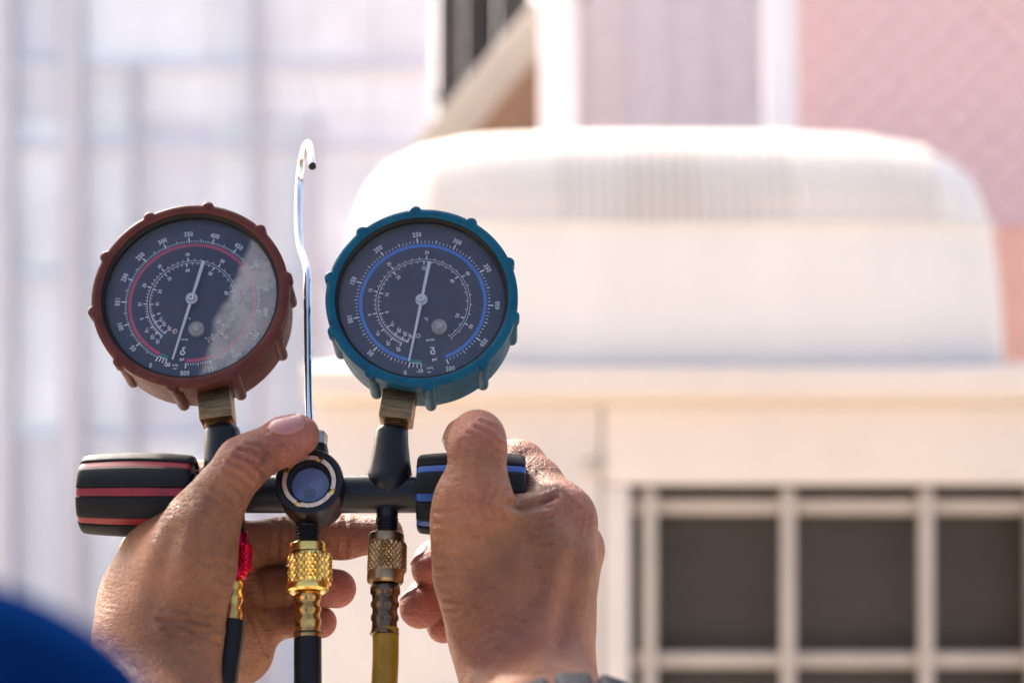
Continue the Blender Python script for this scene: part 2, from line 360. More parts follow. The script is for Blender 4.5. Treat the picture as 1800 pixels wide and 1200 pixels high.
obj('skirting', box(-hw, hw, -.02, -.002, 0, CAMZ + (600 - 395) * mpx(dB), .004, 1), M['terra'], sw)
zlo, zhi = CAMZ + (600 - 380) * mpx(dB), 3.08
for sgn in (1, -1):                                  # diamond mesh of thin wires, clipped to the wall
    for k in range(40):
        c0 = -hw - 1.3 + k * 0.074; sl_ = math.tan(R(43))
        xa, xb, za, zb = c0, c0 + (zhi - zlo) / sl_, zlo, zhi
        if xa < -hw + .01: za += (-hw + .01 - xa) * sl_; xa = -hw + .01
        if xb > hw - .01: zb -= (xb - hw + .01) * sl_; xb = hw - .01
        if xb - xa < 0.03: continue
        if sgn < 0: xa, xb = -xa, -xb
        ln_ = math.hypot(xb - xa, zb - za); th = .0022 if sgn > 0 else .0008
        y_ = 0 if sgn > 0 else -.006
        obj('mesh_wire', box(0, ln_, -.005 + y_, -.0008 + y_, -th, th), M['batten'], sw, (xa, 0, za), (0, -math.atan2(zb - za, xb - xa), 0))

# --- air conditioner
DA = 1.75; s = mpx(DA)
acx = W(1205, 0, DA).x
ac = empty('air_conditioner', (acx, D0 + DA, 0))
tag(ac, 'large cream outdoor air conditioner with domed white top and dark guarded coil', 'air conditioner')
def ax(px): return (px - 1205) * s
def az(py): return CAMZ + (600 - py) * s
HB = .505
gx0, gx1, gz1, gz0 = ax(1108), HB - .03, az(852), 0.25
obj('front_panel', box(-HB, ax(1056), 0, .03, .06, az(712), .004, 2), M['acwhite'], ac)
obj('front_panel', box(ax(1060), HB, 0, .03, gz1, az(712), .004, 2), M['acwhite'], ac)
obj('corner_post', box(ax(1060), gx0, 0, .03, .06, gz1 - .002, .003, 2), M['acwhite'], ac)
obj('corner_post', box(gx1, HB, 0, .03, .06, gz1 - .002, .003, 2), M['acwhite'], ac)
obj('bottom_panel', box(gx0 + .001, gx1 - .001, 0, .03, .06, gz0, .003, 2), M['acwhite'], ac)
obj('cabinet', box(-HB + .002, HB - .002, .09, .80, .06, az(712) - .002), M['acwhite'], ac)
obj('side_panel', box(-HB, -HB + .02, .031, .089, .06, az(712) - .001), M['acwhite'], ac)
obj('side_panel', box(HB - .02, HB, .031, .089, .06, az(712) - .001), M['acwhite'], ac)
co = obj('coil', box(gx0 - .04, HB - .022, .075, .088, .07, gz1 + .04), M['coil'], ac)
obj('opening_return', box(gx0 - .03, gx1 + .03, .031, .074, gz1 + .002, gz1 + .012), M['acwhite'], ac)
obj('opening_return', box(gx0 - .012, gx0 - .003, .031, .074, gz0, gz1), M['acwhite'], ac)
for px in (1143, 1388, 1632, 1863):
    obj('guard_bar', box(ax(px) - .0095, ax(px) + .0095, .008, .022, gz0 - .01, gz1 - .006, .004, 2), M['guard'], ac)
for py in (893, 1165, 1437):
    z = az(py); obj('guard_bar', box(gx0 + .004, gx1 - .004, .0235, .036, z - .0098, z + .0098, .004, 2), M['guard'], ac)
obj('bolt', lathe([(0, -.012), (.009, -.012), (.012, -.009), (.0125, 0)], 'Y', 20), M['guard'], ac, (ax(1043), -.001, az(820)))
for xx in (-HB + .06, HB - .06): obj('foot', box(xx - .05, xx + .05, .02, .78, 0, .058, .004, 1), M['guard'], ac)
# lid: vertical lip with an undercut
def lid():
    prof = [(0.0, az(711)), (-.040, az(694)), (-.046, az(690)), (-.046, az(649)), (-.038, az(643)), (0.02, az(640))]
    V, F = [], []
    for o_, z in prof:
        x0, x1, y0, y1 = -HB + o_ * .25, HB - o_ * .25, o_, .82 - o_
        V += [(x0, y0, z), (x1, y0, z), (x1, y1, z), (x0, y1, z)]
    n = len(prof)
    for i in range(n - 1):
        for k in range(4):
            j = (k + 1) % 4; F.append((i * 4 + k, i * 4 + j, i * 4 + 4 + j, i * 4 + 4 + k))
    F.append((0, 3, 2, 1)); F.append(((n - 1) * 4, (n - 1) * 4 + 1, (n - 1) * 4 + 2, (n - 1) * 4 + 3))
    return recalc(mesh(V, F))
obj('lid', lid(), M['acwhite'], ac)
DP = [(1, 0), (.998, 60), (.992, 130), (.982, 200), (.968, 262), (.948, 315), (.915, 362), (.86, 400), (.78, 430), (.66, 452), (.48, 466), (.25, 474), (0.0, 478)]
DP = [(f_, z_ * .945) for f_, z_ in DP]
DYC, DHX, DHY = .41, .492, .385
def dome_pt(f, zz, a, lift=0.0):
    ca, sa = math.cos(a), math.sin(a); e = 2 / 4.5
    x = math.copysign(abs(ca) ** e, ca) * (DHX * f + lift); y = math.copysign(abs(sa) ** e, sa) * (DHY * f + lift)
    return Vector((x, DYC + y, az(640) + .001 + zz * s + lift * .3))
def dome():
    V, F = [], []; seg = 120
    for f, zz in DP[:-1]:
        for k in range(seg): V.append(dome_pt(f, zz, 2 * math.pi * k / seg))
    V.append(dome_pt(0, DP[-1][1], 0))
    n = len(DP) - 1
    for i in range(n - 1):
        for k in range(seg):
            j = (k + 1) % seg; F.append((i * seg + k, i * seg + j, (i + 1) * seg + j, (i + 1) * seg + k))
    for k in range(seg): F.append(((n - 1) * seg + k, (n - 1) * seg + (k + 1) % seg, n * seg))
    return recalc(mesh(V, F, 60))
obj('fan_shroud', dome(), M['acdome'], ac)
M['slat'] = pmat('slat painted half shade', (0.70, 0.63, 0.54), 0.6, 0, 0.1, 10, 0.05)
M['slat_shade'] = pmat('slat painted shade', (0.58, 0.50, 0.40), 0.6, 0, 0.1, 10, 0.05)
def dome_strip(xpx, j0, j1, wd):
    V, F = [], []
    target = ax(xpx)
    for f, zz in DP[j0:j1]:
        c = min(.999, abs(target) / (DHX * f)); a0 = math.acos(c ** (4.5 / 2))
        a = -a0 if target > 0 else -(math.pi - a0)
        P_ = dome_pt(f, zz, a, .006)
        V += [P_ + Vector((-wd, 0, 0)), P_ + Vector((wd, 0, 0)), P_ + Vector((wd, .008, -.003)), P_ + Vector((-wd, .008, -.003))]
    n = len(V) // 4
    for i in range(n - 1):
        for k in range(4):
            j = (k + 1) % 4; F.append((i * 4 + k, i * 4 + j, i * 4 + 4 + j, i * 4 + 4 + k))
    F.append((0, 1, 2, 3)); F.append(tuple((n - 1) * 4 + k for k in range(4)))
    return recalc(mesh(V, F))
for k in range(44):
    xp = 762 + k * 21
    obj('slat', dome_strip(xp, 4, 9, .0020), M['slat_shade'] if 1100 < xp < 1240 else M['slat'] if 980 < xp < 1400 else M['acdome'], ac)  # shading put into the slat colours: darker mid-dome, washed out to both sides
obj('guard_hoop', tube([dome_pt(.968, 262 * .945, 2 * math.pi * k / 96, .005) for k in range(97)], .003, 6, False), M['acdome'], ac)

# ------------------------------------------------------------------ manifold gauge set
TILT = R(21)
O = W(545, 868, 0)
root = empty('manifold_gauge_set', O, (-TILT, 0, 0))
tag(root, 'refrigerant manifold gauge set with red and blue dial gauges, knobs, hook and hoses', 'gauge set')
YL = Vector((0, math.cos(TILT), -math.sin(TILT))); ZL = Vector((0, math.sin(TILT), math.cos(TILT)))
CAM = Vector((0, 0, CAMZ))
def LP(px, py, ly=0.0):
    dr = Vector(((px - 900) * PXA, 1, (600 - py) * PXA))
    t = (ly - (CAM - O).dot(YL)) / dr.dot(YL)
    P_ = CAM + dr * t - O
    return Vector((P_.x, ly, P_.dot(ZL)))
def rad(n, p):
    """n photograph pixels at local point p -> metres"""
    wy = O.y + p.y * YL.y + p.z * ZL.y
    return n * PXA * wy

# bar
bl, brr = LP(338, 868), LP(742, 868)
bar = obj('manifold_body', lathe([(0, 0), (.0068, 0), (.0077, .0008), (.0077, brr.x - bl.x - .0008), (.0068, brr.x - bl.x), (0, brr.x - bl.x)], 'X', 48), M['black'], root, (bl.x, 0, bl.z))

def vlathe(name, cx, rows, mm, cx1=None, ly=0.0, seg=48, parent=None, sharp=35):
    """turned piece whose outline is given as (photo row, half width)"""
    cx1 = cx if cx1 is None else cx1
    y0, y1 = rows[0][0], rows[-1][0]
    p0, p1 = LP(cx, y0, ly), LP(cx1, y1, ly); ax_ = (p1 - p0); ln = ax_.length
    pr = []
    for py, hwid in rows:
        t = (py - y0) / (y1 - y0) if y1 != y0 else 0
        pt = LP(cx + (cx1 - cx) * t, py, ly); rw_ = rad(hwid, pt)
        pt = LP(cx + (cx1 - cx) * t, py, ly - rw_)
        pr.append((rw_, (p0.z - pt.z) * ln / (p0.z - p1.z)))
    if pr[0][0] > 0: pr = [(0, pr[0][1])] + pr
    if pr[-1][0] > 0: pr = pr + [(0, pr[-1][1])]
    me = lathe(pr, 'Z', seg, sharp)
    me.transform(ax_.to_track_quat('Z', 'Y').to_matrix().to_4x4())
    par = parent or root
    return obj(name, me, mm, par, p0 if parent is None else p0 - parent.location)

# necks
vlathe('neck', 689, [(744, 22), (747, 27), (752, 29.5), (770, 30.5), (800, 35), (825, 39.5), (838, 43), (850, 40), (862, 33)], M['black'], 684)
vlathe('neck', 391, [(742, 24), (745, 29), (751, 31.5), (790, 32), (830, 32.5), (868, 33)], M['black'], 391)
# cross drop + stub threads
def threads(r, y0, y1, n):
    out = []
    st = (y1 - y0) / n
    for i in range(n): out += [(y0 + i * st, r), (y0 + i * st + st * .3, r + 1.6), (y0 + i * st + st * .55, r + 1.6), (y0 + i * st + st * .85, r)]
    return out
vlathe('outlet_stub', 681, [(868, 19), (902, 19)] + threads(18.5, 905, 930, 5) + [(940, 18)], M['black'], 680)
vlathe('outlet_stub', 411, [(868, 19), (915, 19)] + threads(18.5, 916, 932, 4) + [(945, 18)], M['black'], 411)
vlathe('outlet_stub', 541, [(890, 23), (918, 21)] + threads(19.5, 922, 950, 5) + [(962, 19)], M['black'], 541)

# sight glass
sc_ = LP(543, 845, -.0185)
rs = rad(1, sc_)
sg = obj('sight_glass', lathe([(0, .030), (48 * rs, .030), (57 * rs, .025), (60 * rs, .020), (60.5 * rs, .0012), (58.8 * rs, 0), (50 * rs, 0), (48.5 * rs, .0012), (48.5 * rs, .008), (0, .0081)], 'Y', 80), M['black'], root, sc_)
def ring_seg(r0, r1, y0, y1, a0, a1, n=16):
    V, F = [], []
    for i in range(n + 1):
        a = a0 + (a1 - a0) * i / n; c, s_ = math.cos(a), math.sin(a)
        V += [(r0 * c, y0, r0 * s_), (r1 * c, y0, r1 * s_), (r1 * c, y1, r1 * s_), (r0 * c, y1, r0 * s_)]
    for i in range(n):
        for k in range(4): F.append((i * 4 + k, i * 4 + (k + 1) % 4, i * 4 + 4 + (k + 1) % 4, i * 4 + 4 + k))
    F.append((0, 1, 2, 3)); F.append(tuple(n * 4 + k for k in range(4)))
    return recalc(mesh(V, F, 40))
na = [R(66), R(152), R(246), R(336)]
for i in range(4):
    a0, a1 = na[i] + R(6), na[(i + 1) % 4] - R(6) + (2 * math.pi if i == 3 else 0)
    obj('lock_ring', ring_seg(40 * rs, 47.5 * rs, .0003, .004, a0, a1, 20), M['ringbrass'], sg)
    obj('notch', ring_seg(39 * rs, 47 * rs, .0022, .0045, na[i] - R(5.8), na[i] + R(5.8), 4), M['gold'], sg)
obj('inner_collar', ring_seg(36 * rs, 39.8 * rs, .0012, .0079, 0, 2 * math.pi, 64), M['rubber'], sg)
obj('sight_disc', lathe([(0, .0068), (33 * rs, .0068), (35.8 * rs, .0078)], 'Y', 48), M['sight'], sg)
obj('indicator_dot', lathe([(0, .0064), (10.5 * rs, .0064), (11 * rs, .0067)], 'Y', 32), M['sightdot'], sg, (-1.5 * rs, 0, -14 * rs))
obj('window', lathe([(0, .0032), (20 * rs, .0034), (35.9 * rs, .0040)], 'Y', 48), M['sightglass'], sg)

# hook nut + hook
hn = LP(556, 782, .008)
r6 = rad(20, hn)
hexp = [(r6 * math.cos(R(60 * k + 20)), r6 * math.sin(R(60 * k + 20))) for k in range(6)]
V = [(x, y, z) for z in (0, .0048) for x, y in hexp] + [(x * .86, y * .86, .0056) for x, y in hexp]
F = [tuple(range(5, -1, -1))] + [(k, (k + 1) % 6, 6 + (k + 1) % 6, 6 + k) for k in range(6)] + [(6 + k, 6 + (k + 1) % 6, 12 + (k + 1) % 6, 12 + k) for k in range(6)] + [tuple(range(12, 18))]
obj('hook_nut', recalc(mesh(V, F)), M['steel'], root, hn)
obj('hook_boss', lathe([(0, 0), (.0058, 0), (.0052, .010), (.0045, .0125), (0, .0125)], 'Z', 32), M['black'], root, (hn.x, hn.y, hn.z - .0125))
hp = [LP(548, 782, .006), LP(543, 720, .006), LP(541, 620, .006), LP(540, 520, .006), LP(540.5, 482, .0065), LP(537, 462, .009), LP(529, 436, .013), LP(525, 405, .016),
      LP(524.5, 365, .0185), LP(526, 322, .018), LP(530, 284, .013), LP(535, 262, .006), LP(540, 252, -.001), LP(544.5, 257, -.008), LP(547.5, 275, -.013), LP(549, 292, -.0155)]
hk = obj('hook', tube(catmull(hp, 8), .00158, 20), M['chrome'], root)
td = (hp[-1] - hp[-2]).normalized()
obj('hook_tip', tube([hp[-1] - td * .0006, hp[-1] + td * .0007, hp[-1] + td * .0011], [.00164, .00164, .0012], 20), M['black'], hk)

# knobs
def knob(name, px0, px1, pyc, phase, stripe, flip):
    p0, p1 = LP(px0, pyc), LP(px1, pyc); ln = p1.x - p0.x
    rc = rad(74, p0); 
    def rr(u):   # barrel profile, u in 0..1
        e = 1 - (2 * u - 1) ** 2
        return rc * (0.925 + 0.075 * e)
    core = lathe([(0, .001), (rr(0) * .80, .001), (rr(0) * .93, .0018), (rr(.5) * .955, ln * .5), (rr(1) * .93, ln - .0018), (rr(1) * .80, ln - .001), (rr(1) * .55, ln - .001), (rr(1) * .52, ln - .006), (0, ln - .006)], 'X', 64)
    if flip:
        for v in core.vertices: v.co.x = ln - v.co.x
        recalc(core)
    k = obj(name, core, M['rubber'], root, (p0.x, 0, p0.z))
    def slab(a0, a1, dr, nx=14, na=8):
        V, F = [], []
        us = [0, .006, .018, .04] + [i / nx for i in range(1, nx)] + [.96, .982, .994, 1]
        us = sorted(set(us))
        for u in us:
            endr = .0014 * max(0, 1 - min(u, 1 - u) / .03) ** 2
            row = [(a0, -.0022)] + [(a0, -.0003)] + [(a0 + (a1 - a0) * (.04 + .92 * i / na), 0) for i in range(na + 1)] + [(a1, -.0003), (a1, -.0022)]
            for a, d_ in row:
                r_ = rr(u) + dr + d_ - (endr if d_ > -.001 else 0)
                V.append((u * ln, -r_ * math.cos(a), r_ * math.sin(a)))
        m_ = na + 5
        for i in range(len(us) - 1):
            for j in range(m_):
                j2 = (j + 1) % m_
                F.append((i * m_ + j, i * m_ + j2, (i + 1) * m_ + j2, (i + 1) * m_ + j))
        F.append(tuple(range(m_))); F.append(tuple(range((len(us) - 1) * m_, len(us) * m_)))
        return recalc(mesh(V, F, 45))
    for i in range(8):
        a = R(phase + 45 * i)
        obj('stripe', slab(a - R(6.0), a + R(6.0), -.0006), stripe, k)
        obj('grip_panel', slab(a + R(7.0), a + R(38.0), 0), M['grip'], k)
    return k
knob('red_knob', 147, 343, 869, -12.5, M['red'], False)
knob('blue_knob', 734, 924, 868, -21.0, M['blue'], True)

# hose fittings
def knurl(name, cx, y0, y1, hw_, mm, cx1=None):
    cx1 = cx if cx1 is None else cx1
    r = rad(hw_, LP(cx, y0)); p0, p1 = LP(cx, y0, -r), LP(cx1, y1, -r); p0.y = p1.y = 0; ax_ = p1 - p0; ln = ax_.length
    K = 25; na = 2 * K; st = 2 * math.pi * r / na * 1.3; nz = max(6, int(round(ln / st))); nz += nz % 2
    V, F = [], []
    for i in range(nz + 1):
        for j in range(na):
            a = 2 * math.pi * j / na; lowp = (i + j) % 2 == 0
            rr_ = r - (.0006 if lowp or i in (0, nz) else 0)
            V.append((rr_ * math.cos(a), rr_ * math.sin(a), ln * i / nz))
    for i in range(nz + 1):
        for j in range(na):
            if (i + j) % 2 == 0: continue
            c_ = i * na + j; l_, r_ = i * na + (j - 1) % na, i * na + (j + 1) % na
            if i > 0: F += [(c_, l_, c_ - na), (c_, c_ - na, r_)]
            if i < nz: F += [(c_, c_ + na, l_), (c_, r_, c_ + na)]
    F.append(tuple(range(na))); F.append(tuple(range(nz * na, (nz + 1) * na)))
    me = recalc(mesh(V, F)); me.transform(ax_.to_track_quat('Z', 'Y').to_matrix().to_4x4())
    return obj(name, me, mm, root, p0)
def fitting(cx, cb, rows_top, ky0, ky1, khw, rows_bot, rows_barb, mm, mbarb, dx):
    f = lambda y: cx + dx * (y - ky0)
    kn = knurl('knurled_nut', f(ky0), ky0, ky1, khw, mm, f(ky1))
    vlathe('collar', f(rows_top[0][0]), rows_top, mm, f(rows_top[-1][0]), parent=kn)
    vlathe('flange', f(rows_bot[0][0]), rows_bot, mm, f(rows_bot[-1][0]), parent=kn)
    vlathe('crimp_barb', f(rows_barb[0][0]), rows_barb, mbarb, f(rows_barb[-1][0]), sharp=60)
fitting(541, 0, [(947, 22), (948, 31), (950, 33.5), (964, 34), (966, 30)], 965.5, 1018, 39.5, [(1017, 36), (1021, 38), (1029, 36.5), (1034, 31), (1036, 20)],
        [(1034, 18), (1037, 22), (1042, 24.5), (1047, 24), (1053, 21), (1058, 21), (1063, 24), (1068, 24), (1074, 21), (1079, 21), (1085, 24), (1091, 23.5), (1097, 21.5), (1104, 22.5), (1112, 25), (1116, 25.5), (1118, 22)], M['gold'], M['barb'], 0)
fitting(679, 0, [(929, 22), (930, 29), (932, 31.5), (945, 32), (948, 30)], 946, 998, 35, [(997, 32), (1001, 32.5), (1014, 32), (1020, 28), (1023, 18)],
        [(1018, 14), (1022, 22), (1026, 26), (1036, 26.5), (1041, 23), (1050, 22.5), (1054, 25), (1059, 25), (1064, 22), (1073, 22), (1078, 24.5), (1083, 24.5), (1088, 22), (1100, 22.5), (1106, 24.5), (1109, 26.5), (1111, 24)], M['bronze'], M['bronzebarb'], -.02)
fitting(411, 0, [(929, 20), (930, 24), (933, 27), (950, 27.5), (952, 24)], 951, 998, 29.5, [(997, 27), (1001, 28), (1010, 26), (1016, 18)],
        [(1012, 15), (1018, 19), (1024, 21), (1030, 18), (1038, 18), (1044, 21), (1050, 20), (1058, 18), (1066, 18), (1074, 21), (1082, 19), (1090, 21), (1096, 22)], M['redmetal'], M['barb'], -.03)

def hose(name, pts, r, mm):
    return obj(name, tube(catmull(pts, 8), r, 32, True), mm, root)
hose('hose', [LP(541, 1112), LP(541, 1160), LP(541, 1215), LP(540, 1300, .004), LP(535, 1480, .03), LP(520, 1700, .09)], rad(24.5, LP(541, 1150)), M['hose'])
hose('hose', [LP(678, 1104), LP(677.5, 1160), LP(675, 1215), LP(672, 1300, .004), LP(665, 1480, .03), LP(650, 1700, .09)], rad(23.2, LP(678, 1150)), M['yhose'])
hose('hose', [LP(408.5, 1090), LP(404, 1130), LP(398, 1170), LP(392, 1215), LP(380, 1300, .01), LP(365, 1480, .04), LP(350, 1700, .1)], rad(23.5, LP(405, 1150)), M['hose'])

# ------------------------------------------------------------------ gauges
_txt = {}
def text_mesh(s_):
    if s_ not in _txt:
        cu = bpy.data.curves.new('t', 'FONT'); cu.body = s_; cu.size = 1; cu.align_x = 'CENTER'; cu.align_y = 'CENTER'; cu.resolution_u = 2
        cu.space_character = 1.1; cu.offset = 0.028
        o = bpy.data.objects.new('t', cu); col.objects.link(o)
        bpy.context.view_layer.update()
        me = bpy.data.meshes.new_from_object(o.evaluated_get(bpy.context.evaluated_depsgraph_get()))
        co_ = np.array([v.co[:] for v in me.vertices]); fa = [tuple(p.vertices) for p in me.polygons]
        co_[:, :2] -= (co_[:, :2].max(0) + co_[:, :2].min(0)) / 2
        bpy.data.objects.remove(o); bpy.data.meshes.remove(me); bpy.data.curves.remove(cu)
        _txt[s_] = (co_, fa)
    return _txt[s_]

class Print:
    """flat printed artwork collected into one sheet (x right, z up, y depth)"""
    def __init__(s): s.V = []; s.F = []
    def quad(s, pts, y):
        n = len(s.V); s.V += [(p[0], y, p[1]) for p in pts]; s.F.append(tuple(range(n, n + len(pts))))
    def tick(s, a, r0, r1, wd, y):
        c, sn = math.sin(a), math.cos(a)
        s.quad([(r0 * c - wd * sn, r0 * sn + wd * c), (r0 * c + wd * sn, r0 * sn - wd * c), (r1 * c + wd * sn, r1 * sn - wd * c), (r1 * c - wd * sn, r1 * sn + wd * c)], y)
    def arc(s, r0, r1, a0, a1, y, n=120):
        for i in range(n):
            p, q = a0 + (a1 - a0) * i / n, a0 + (a1 - a0) * (i + 1) / n
            s.quad([(r0 * math.sin(p), r0 * math.cos(p)), (r1 * math.sin(p), r1 * math.cos(p)), (r1 * math.sin(q), r1 * math.cos(q)), (r0 * math.sin(q), r0 * math.cos(q))], y)
    def text(s, st, x, z, size, rot, y, sx=0.8):
        co_, fa = text_mesh(st); n = len(s.V); c, sn = math.cos(rot), math.sin(rot)
        for v in co_:
            u, v_ = v[0] * size * sx, v[1] * size
            s.V.append((x + u * c + v_ * sn, y, z - u * sn + v_ * c))    # rot clockwise
        s.F += [tuple(i + n for i in f) for f in fa]
    def mesh(s): return recalc_front(mesh(s.V, s.F))
def recalc_front(me):
    bm = bmesh.new(); bm.from_mesh(me); bm.normal_update()
    for f in bm.faces:
        if f.normal.y > 0: f.normal_flip()
    bm.to_mesh(me); bm.free(); return me

def gauge(name, cx, cy, roll, case, lensm, bump0, spec, nutpx, label):
    FY = -.017
    c = LP(cx, cy, FY); U = rad(1, c)                # metres per photo pixel at the bezel
    Ro, Ri = 172 * U * spec['k'], 155 * U * spec['k']
    hs = obj(name, lathe([(Ri * .995, .0025), (Ro * .955, .0025), (Ro * .965, .006), (Ro * .962, .0285), (Ro * .945, .0305), (Ro * .80, .0325), (0, .0325)], 'Y', 96), case, root, c)
    hs['label'] = label
    # bezel with rounded lugs
    V, F = [], []; seg = 720; br_ = 11.5 * U
    bang = [R(bump0 + 36 * k) for k in range(10)]
    def outer(a):
        r = Ro
        for b_ in bang:
            d_ = math.atan2(math.sin(a - b_), math.cos(a - b_)) * Ro
            if abs(d_) < br_: r = max(r, Ro - br_ * .38 + math.sqrt(br_ * br_ - d_ * d_))
        return r
    prof = [(0, .0062), (0, .0009), (-.0007, .0002), (-.0018, -.0001)]
    rows = []
    for i in range(seg):
        a = 2 * math.pi * i / seg; ro = outer(a); ca, sa = math.cos(a), math.sin(a)
        pts = [(ro + d_, y) for d_, y in prof] + [(Ri + .0006, -.0001), (Ri, .0004), (Ri, .0062)]
        rows.append(len(pts)); V += [(r * ca, y, r * sa) for r, y in pts]
    m_ = rows[0]
    for i in range(seg):
        j = (i + 1) % seg
        for k in range(m_): F.append((i * m_ + k, j * m_ + k, j * m_ + (k + 1) % m_, i * m_ + (k + 1) % m_))
    obj('bezel', recalc(mesh(V, F, 40)), case, hs)
    rib = lathe([(0, 0), (br_ * .55, .0002), (br_ * .85, .0012), (br_ * .92, .003), (br_ * .92, .026)], 'Y', 20, 50)
    for v in rib.vertices: v.co.y = .0305 - v.co.y
    recalc(rib); rib.materials.append(case)
    for b_ in bang:
        obj('rib', rib, None, hs, ((Ro - br_ * .62) * math.cos(b_), 0, (Ro - br_ * .62) * math.sin(b_)))
    obj('gasket', lathe([(Ri - .0001, .0010), (Ri * .965, .0022), (Ri * .955, .0045), (Ri * .953, .0085), (Ri * 1.0, .0085)], 'Y', 96), M['rubber'], hs)
    lr = Ri * .972
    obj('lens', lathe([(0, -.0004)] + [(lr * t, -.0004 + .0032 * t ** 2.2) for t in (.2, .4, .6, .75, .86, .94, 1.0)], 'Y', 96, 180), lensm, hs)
    dy = .0068
    dial = obj('dial', lathe([(0, dy), (Ri * .955, dy), (Ri * .955, dy + .001)], 'Y', 96), M['dial'], hs)
    # dial centre + scale in photo pixels
    dc = LP(spec['dc'][0], spec['dc'][1], FY + dy) - c; DX, DZ = dc.x, dc.z
    u = rad(1, LP(spec['dc'][0], spec['dc'][1], FY + dy))
    wp, ap, gp = Print(), Print(), Print(); y1, y2 = dy - .00012, dy - .0002
    A = lambda v: R(spec['a0'] + spec['da'] * v)
    mx = spec['max']
    for v in range(0, mx + 1, 5):
        mj, md = v % 50 == 0, v % 25 == 0
        wp.tick(A(v), 114.5 * u, (124 if mj else 121 if md else 118.5) * u, (1.3 if mj else .75 if md else .62) * u, y2)
    for v in range(0, mx + 1, 50):
        a = A(v); dg = math.degrees(a); sideways = abs((dg + 180) % 360 - 180) > 90
        rt = a + (math.pi if sideways else 0)
        rn = 131 if v not in (0, mx) else 133
        ofs = 0
        if v == 0: rt += R(0); ofs = -4
        wp.text(str(v), (rn * math.sin(a)) * u + ofs * u, rn * math.cos(a) * u, 12.5 * u, rt if v not in (0, mx) else R(spec['trot']), y2)
    ap.arc(106.5 * u, 112.5 * u, A(0), A(mx), y1)
    am = R(spec['am30'])
    gp.arc(107 * u, 112.5 * u, am, A(0) - R(.6), y1, 16)
    for k in range(1, 4): wp.tick(A(0) + (am - A(0)) * k / 3, 114 * u, 122.5 * u, .95 * u, y2)
    wp.arc(113.2 * u, 114.4 * u, am, A(0), y2, 16)
    for st, px, py, sz in spec['words']:
        q = LP(px, py, FY + dy) - c
        wp.text(st, q.x - DX, q.z - DZ, sz * u, R(spec['trot']), y2)
    # inner double scale
    def interp(tb, v):
        ks = sorted(tb); 
        for p_, q_ in zip(ks[:-1], ks[1:]):
            if p_ <= v <= q_: return R(tb[p_] + (tb[q_] - tb[p_]) * (v - p_) / (q_ - p_))
        return R(tb[ks[-1]])
    ri = spec['ri']
    to, ti = spec['outer'], spec['inner']
    wp.arc((ri + 1.6) * u, (ri + 2.5) * u, R(to[min(to)]), R(max(to.values())), y2)
    wp.arc((ri - 2.5) * u, (ri - 1.6) * u, R(ti[min(ti)]), R(max(ti.values())), y2)
    for tb, sg_ in ((to, 1), (ti, -1)):
        for v in range(min(tb), max(tb) + 1, 2):
            mj = v % 10 == 0; a = interp(tb, v)
            wp.tick(a, (ri + sg_ * 2) * u, (ri + sg_ * (9 if mj else 6)) * u, (1.15 if mj else .6) * u, y2)
        for v in tb:
            if v % 10 or v == spec.get('skip'): continue
            a = interp(tb, v); dg = math.degrees(a); sdw = abs(dg) > 90
            rr_ = ri + sg_ * (15 if sg_ > 0 else 15.5)
            wp.text(str(v), rr_ * math.sin(a) * u, rr_ * math.cos(a) * u, 9.2 * u, a + (math.pi if sdw else 0) if v >= 0 else a + math.pi - R(90) * 0 + R(50), y2)
    loc = (DX, 0, DZ)
    obj('scale_print', wp.mesh(), M['white'], dial, loc); obj('colour_arc', ap.mesh(), spec['arc'], dial, loc); obj('vacuum_block', gp.mesh(), M['green'], dial, loc)
    # needle
    hy = dy - .0032
    nb = LP(spec['hub'][0], spec['hub'][1], FY + hy) - c
    ang = R(spec['needle'])
    nd = bpy.data.meshes.new('m'); bm = bmesh.new()
    def strip(r0, r1, w0, w1):
        sx, sz = math.sin(ang), math.cos(ang); vs = []
        for yy in (-.0003, .0003):
            for r_, w_ in ((r0, -w0), (r0, w0), (r1, w1), (r1, -w1)): vs.append(bm.verts.new((r_ * u * sx + w_ * u * sz, yy, r_ * u * sz - w_ * u * sx)))
        for f in ((0, 1, 2, 3), (7, 6, 5, 4), (0, 4, 5, 1), (1, 5, 6, 2), (2, 6, 7, 3), (3, 7, 4, 0)): bm.faces.new([vs[i] for i in f])
    strip(5, 116, 2.6, 1.5); strip(-74, -5, 3.0, 2.4)
    bmesh.ops.recalc_face_normals(bm, faces=bm.faces); bm.to_mesh(nd); bm.free()
    ne = obj('needle', nd, M['needle'], hs, (nb.x, hy, nb.z))
    obj('needle_hub', lathe([(0, -.0016), (1.6 * u, -.0016), (1.7 * u, -.0024), (6.5 * u, -.0024), (7.2 * u, -.0018), (7.2 * u, -.0009), (10.5 * u, -.0007), (10.8 * u, .0003), (10 * u, .0008), (0, .001)], 'Y', 40), M['needle'], ne)
    obj('pivot_pin', lathe([(0, -.0018), (1.5 * u, -.0018), (1.5 * u, 0)], 'Y', 16), M['black'], ne)
    q = LP(*spec['plug'], FY + dy - .0026) - c
    pl = obj('adjuster_plug', lathe([(0, -.0016), (5.5 * u, -.0016), (7 * u, -.0006), (10 * u, -.0014), (13.5 * u, -.0006), (14 * u, .001), (10.5 * u, .0018), (10.5 * u, .0025)], 'Y', 40), M['plug'], hs, (q.x, dy - .0026, q.z))
    q = LP(*spec['eye'], FY + dy) - c
    obj('eyelet', lathe([(1.8 * u, -.0002), (2.3 * u, -.0009), (4.2 * u, -.0009), (4.8 * u, -.0002)], 'Y', 24), M['ringbrass'], hs, (q.x, dy, q.z))
    q = LP(*spec['key'], FY + dy) - c
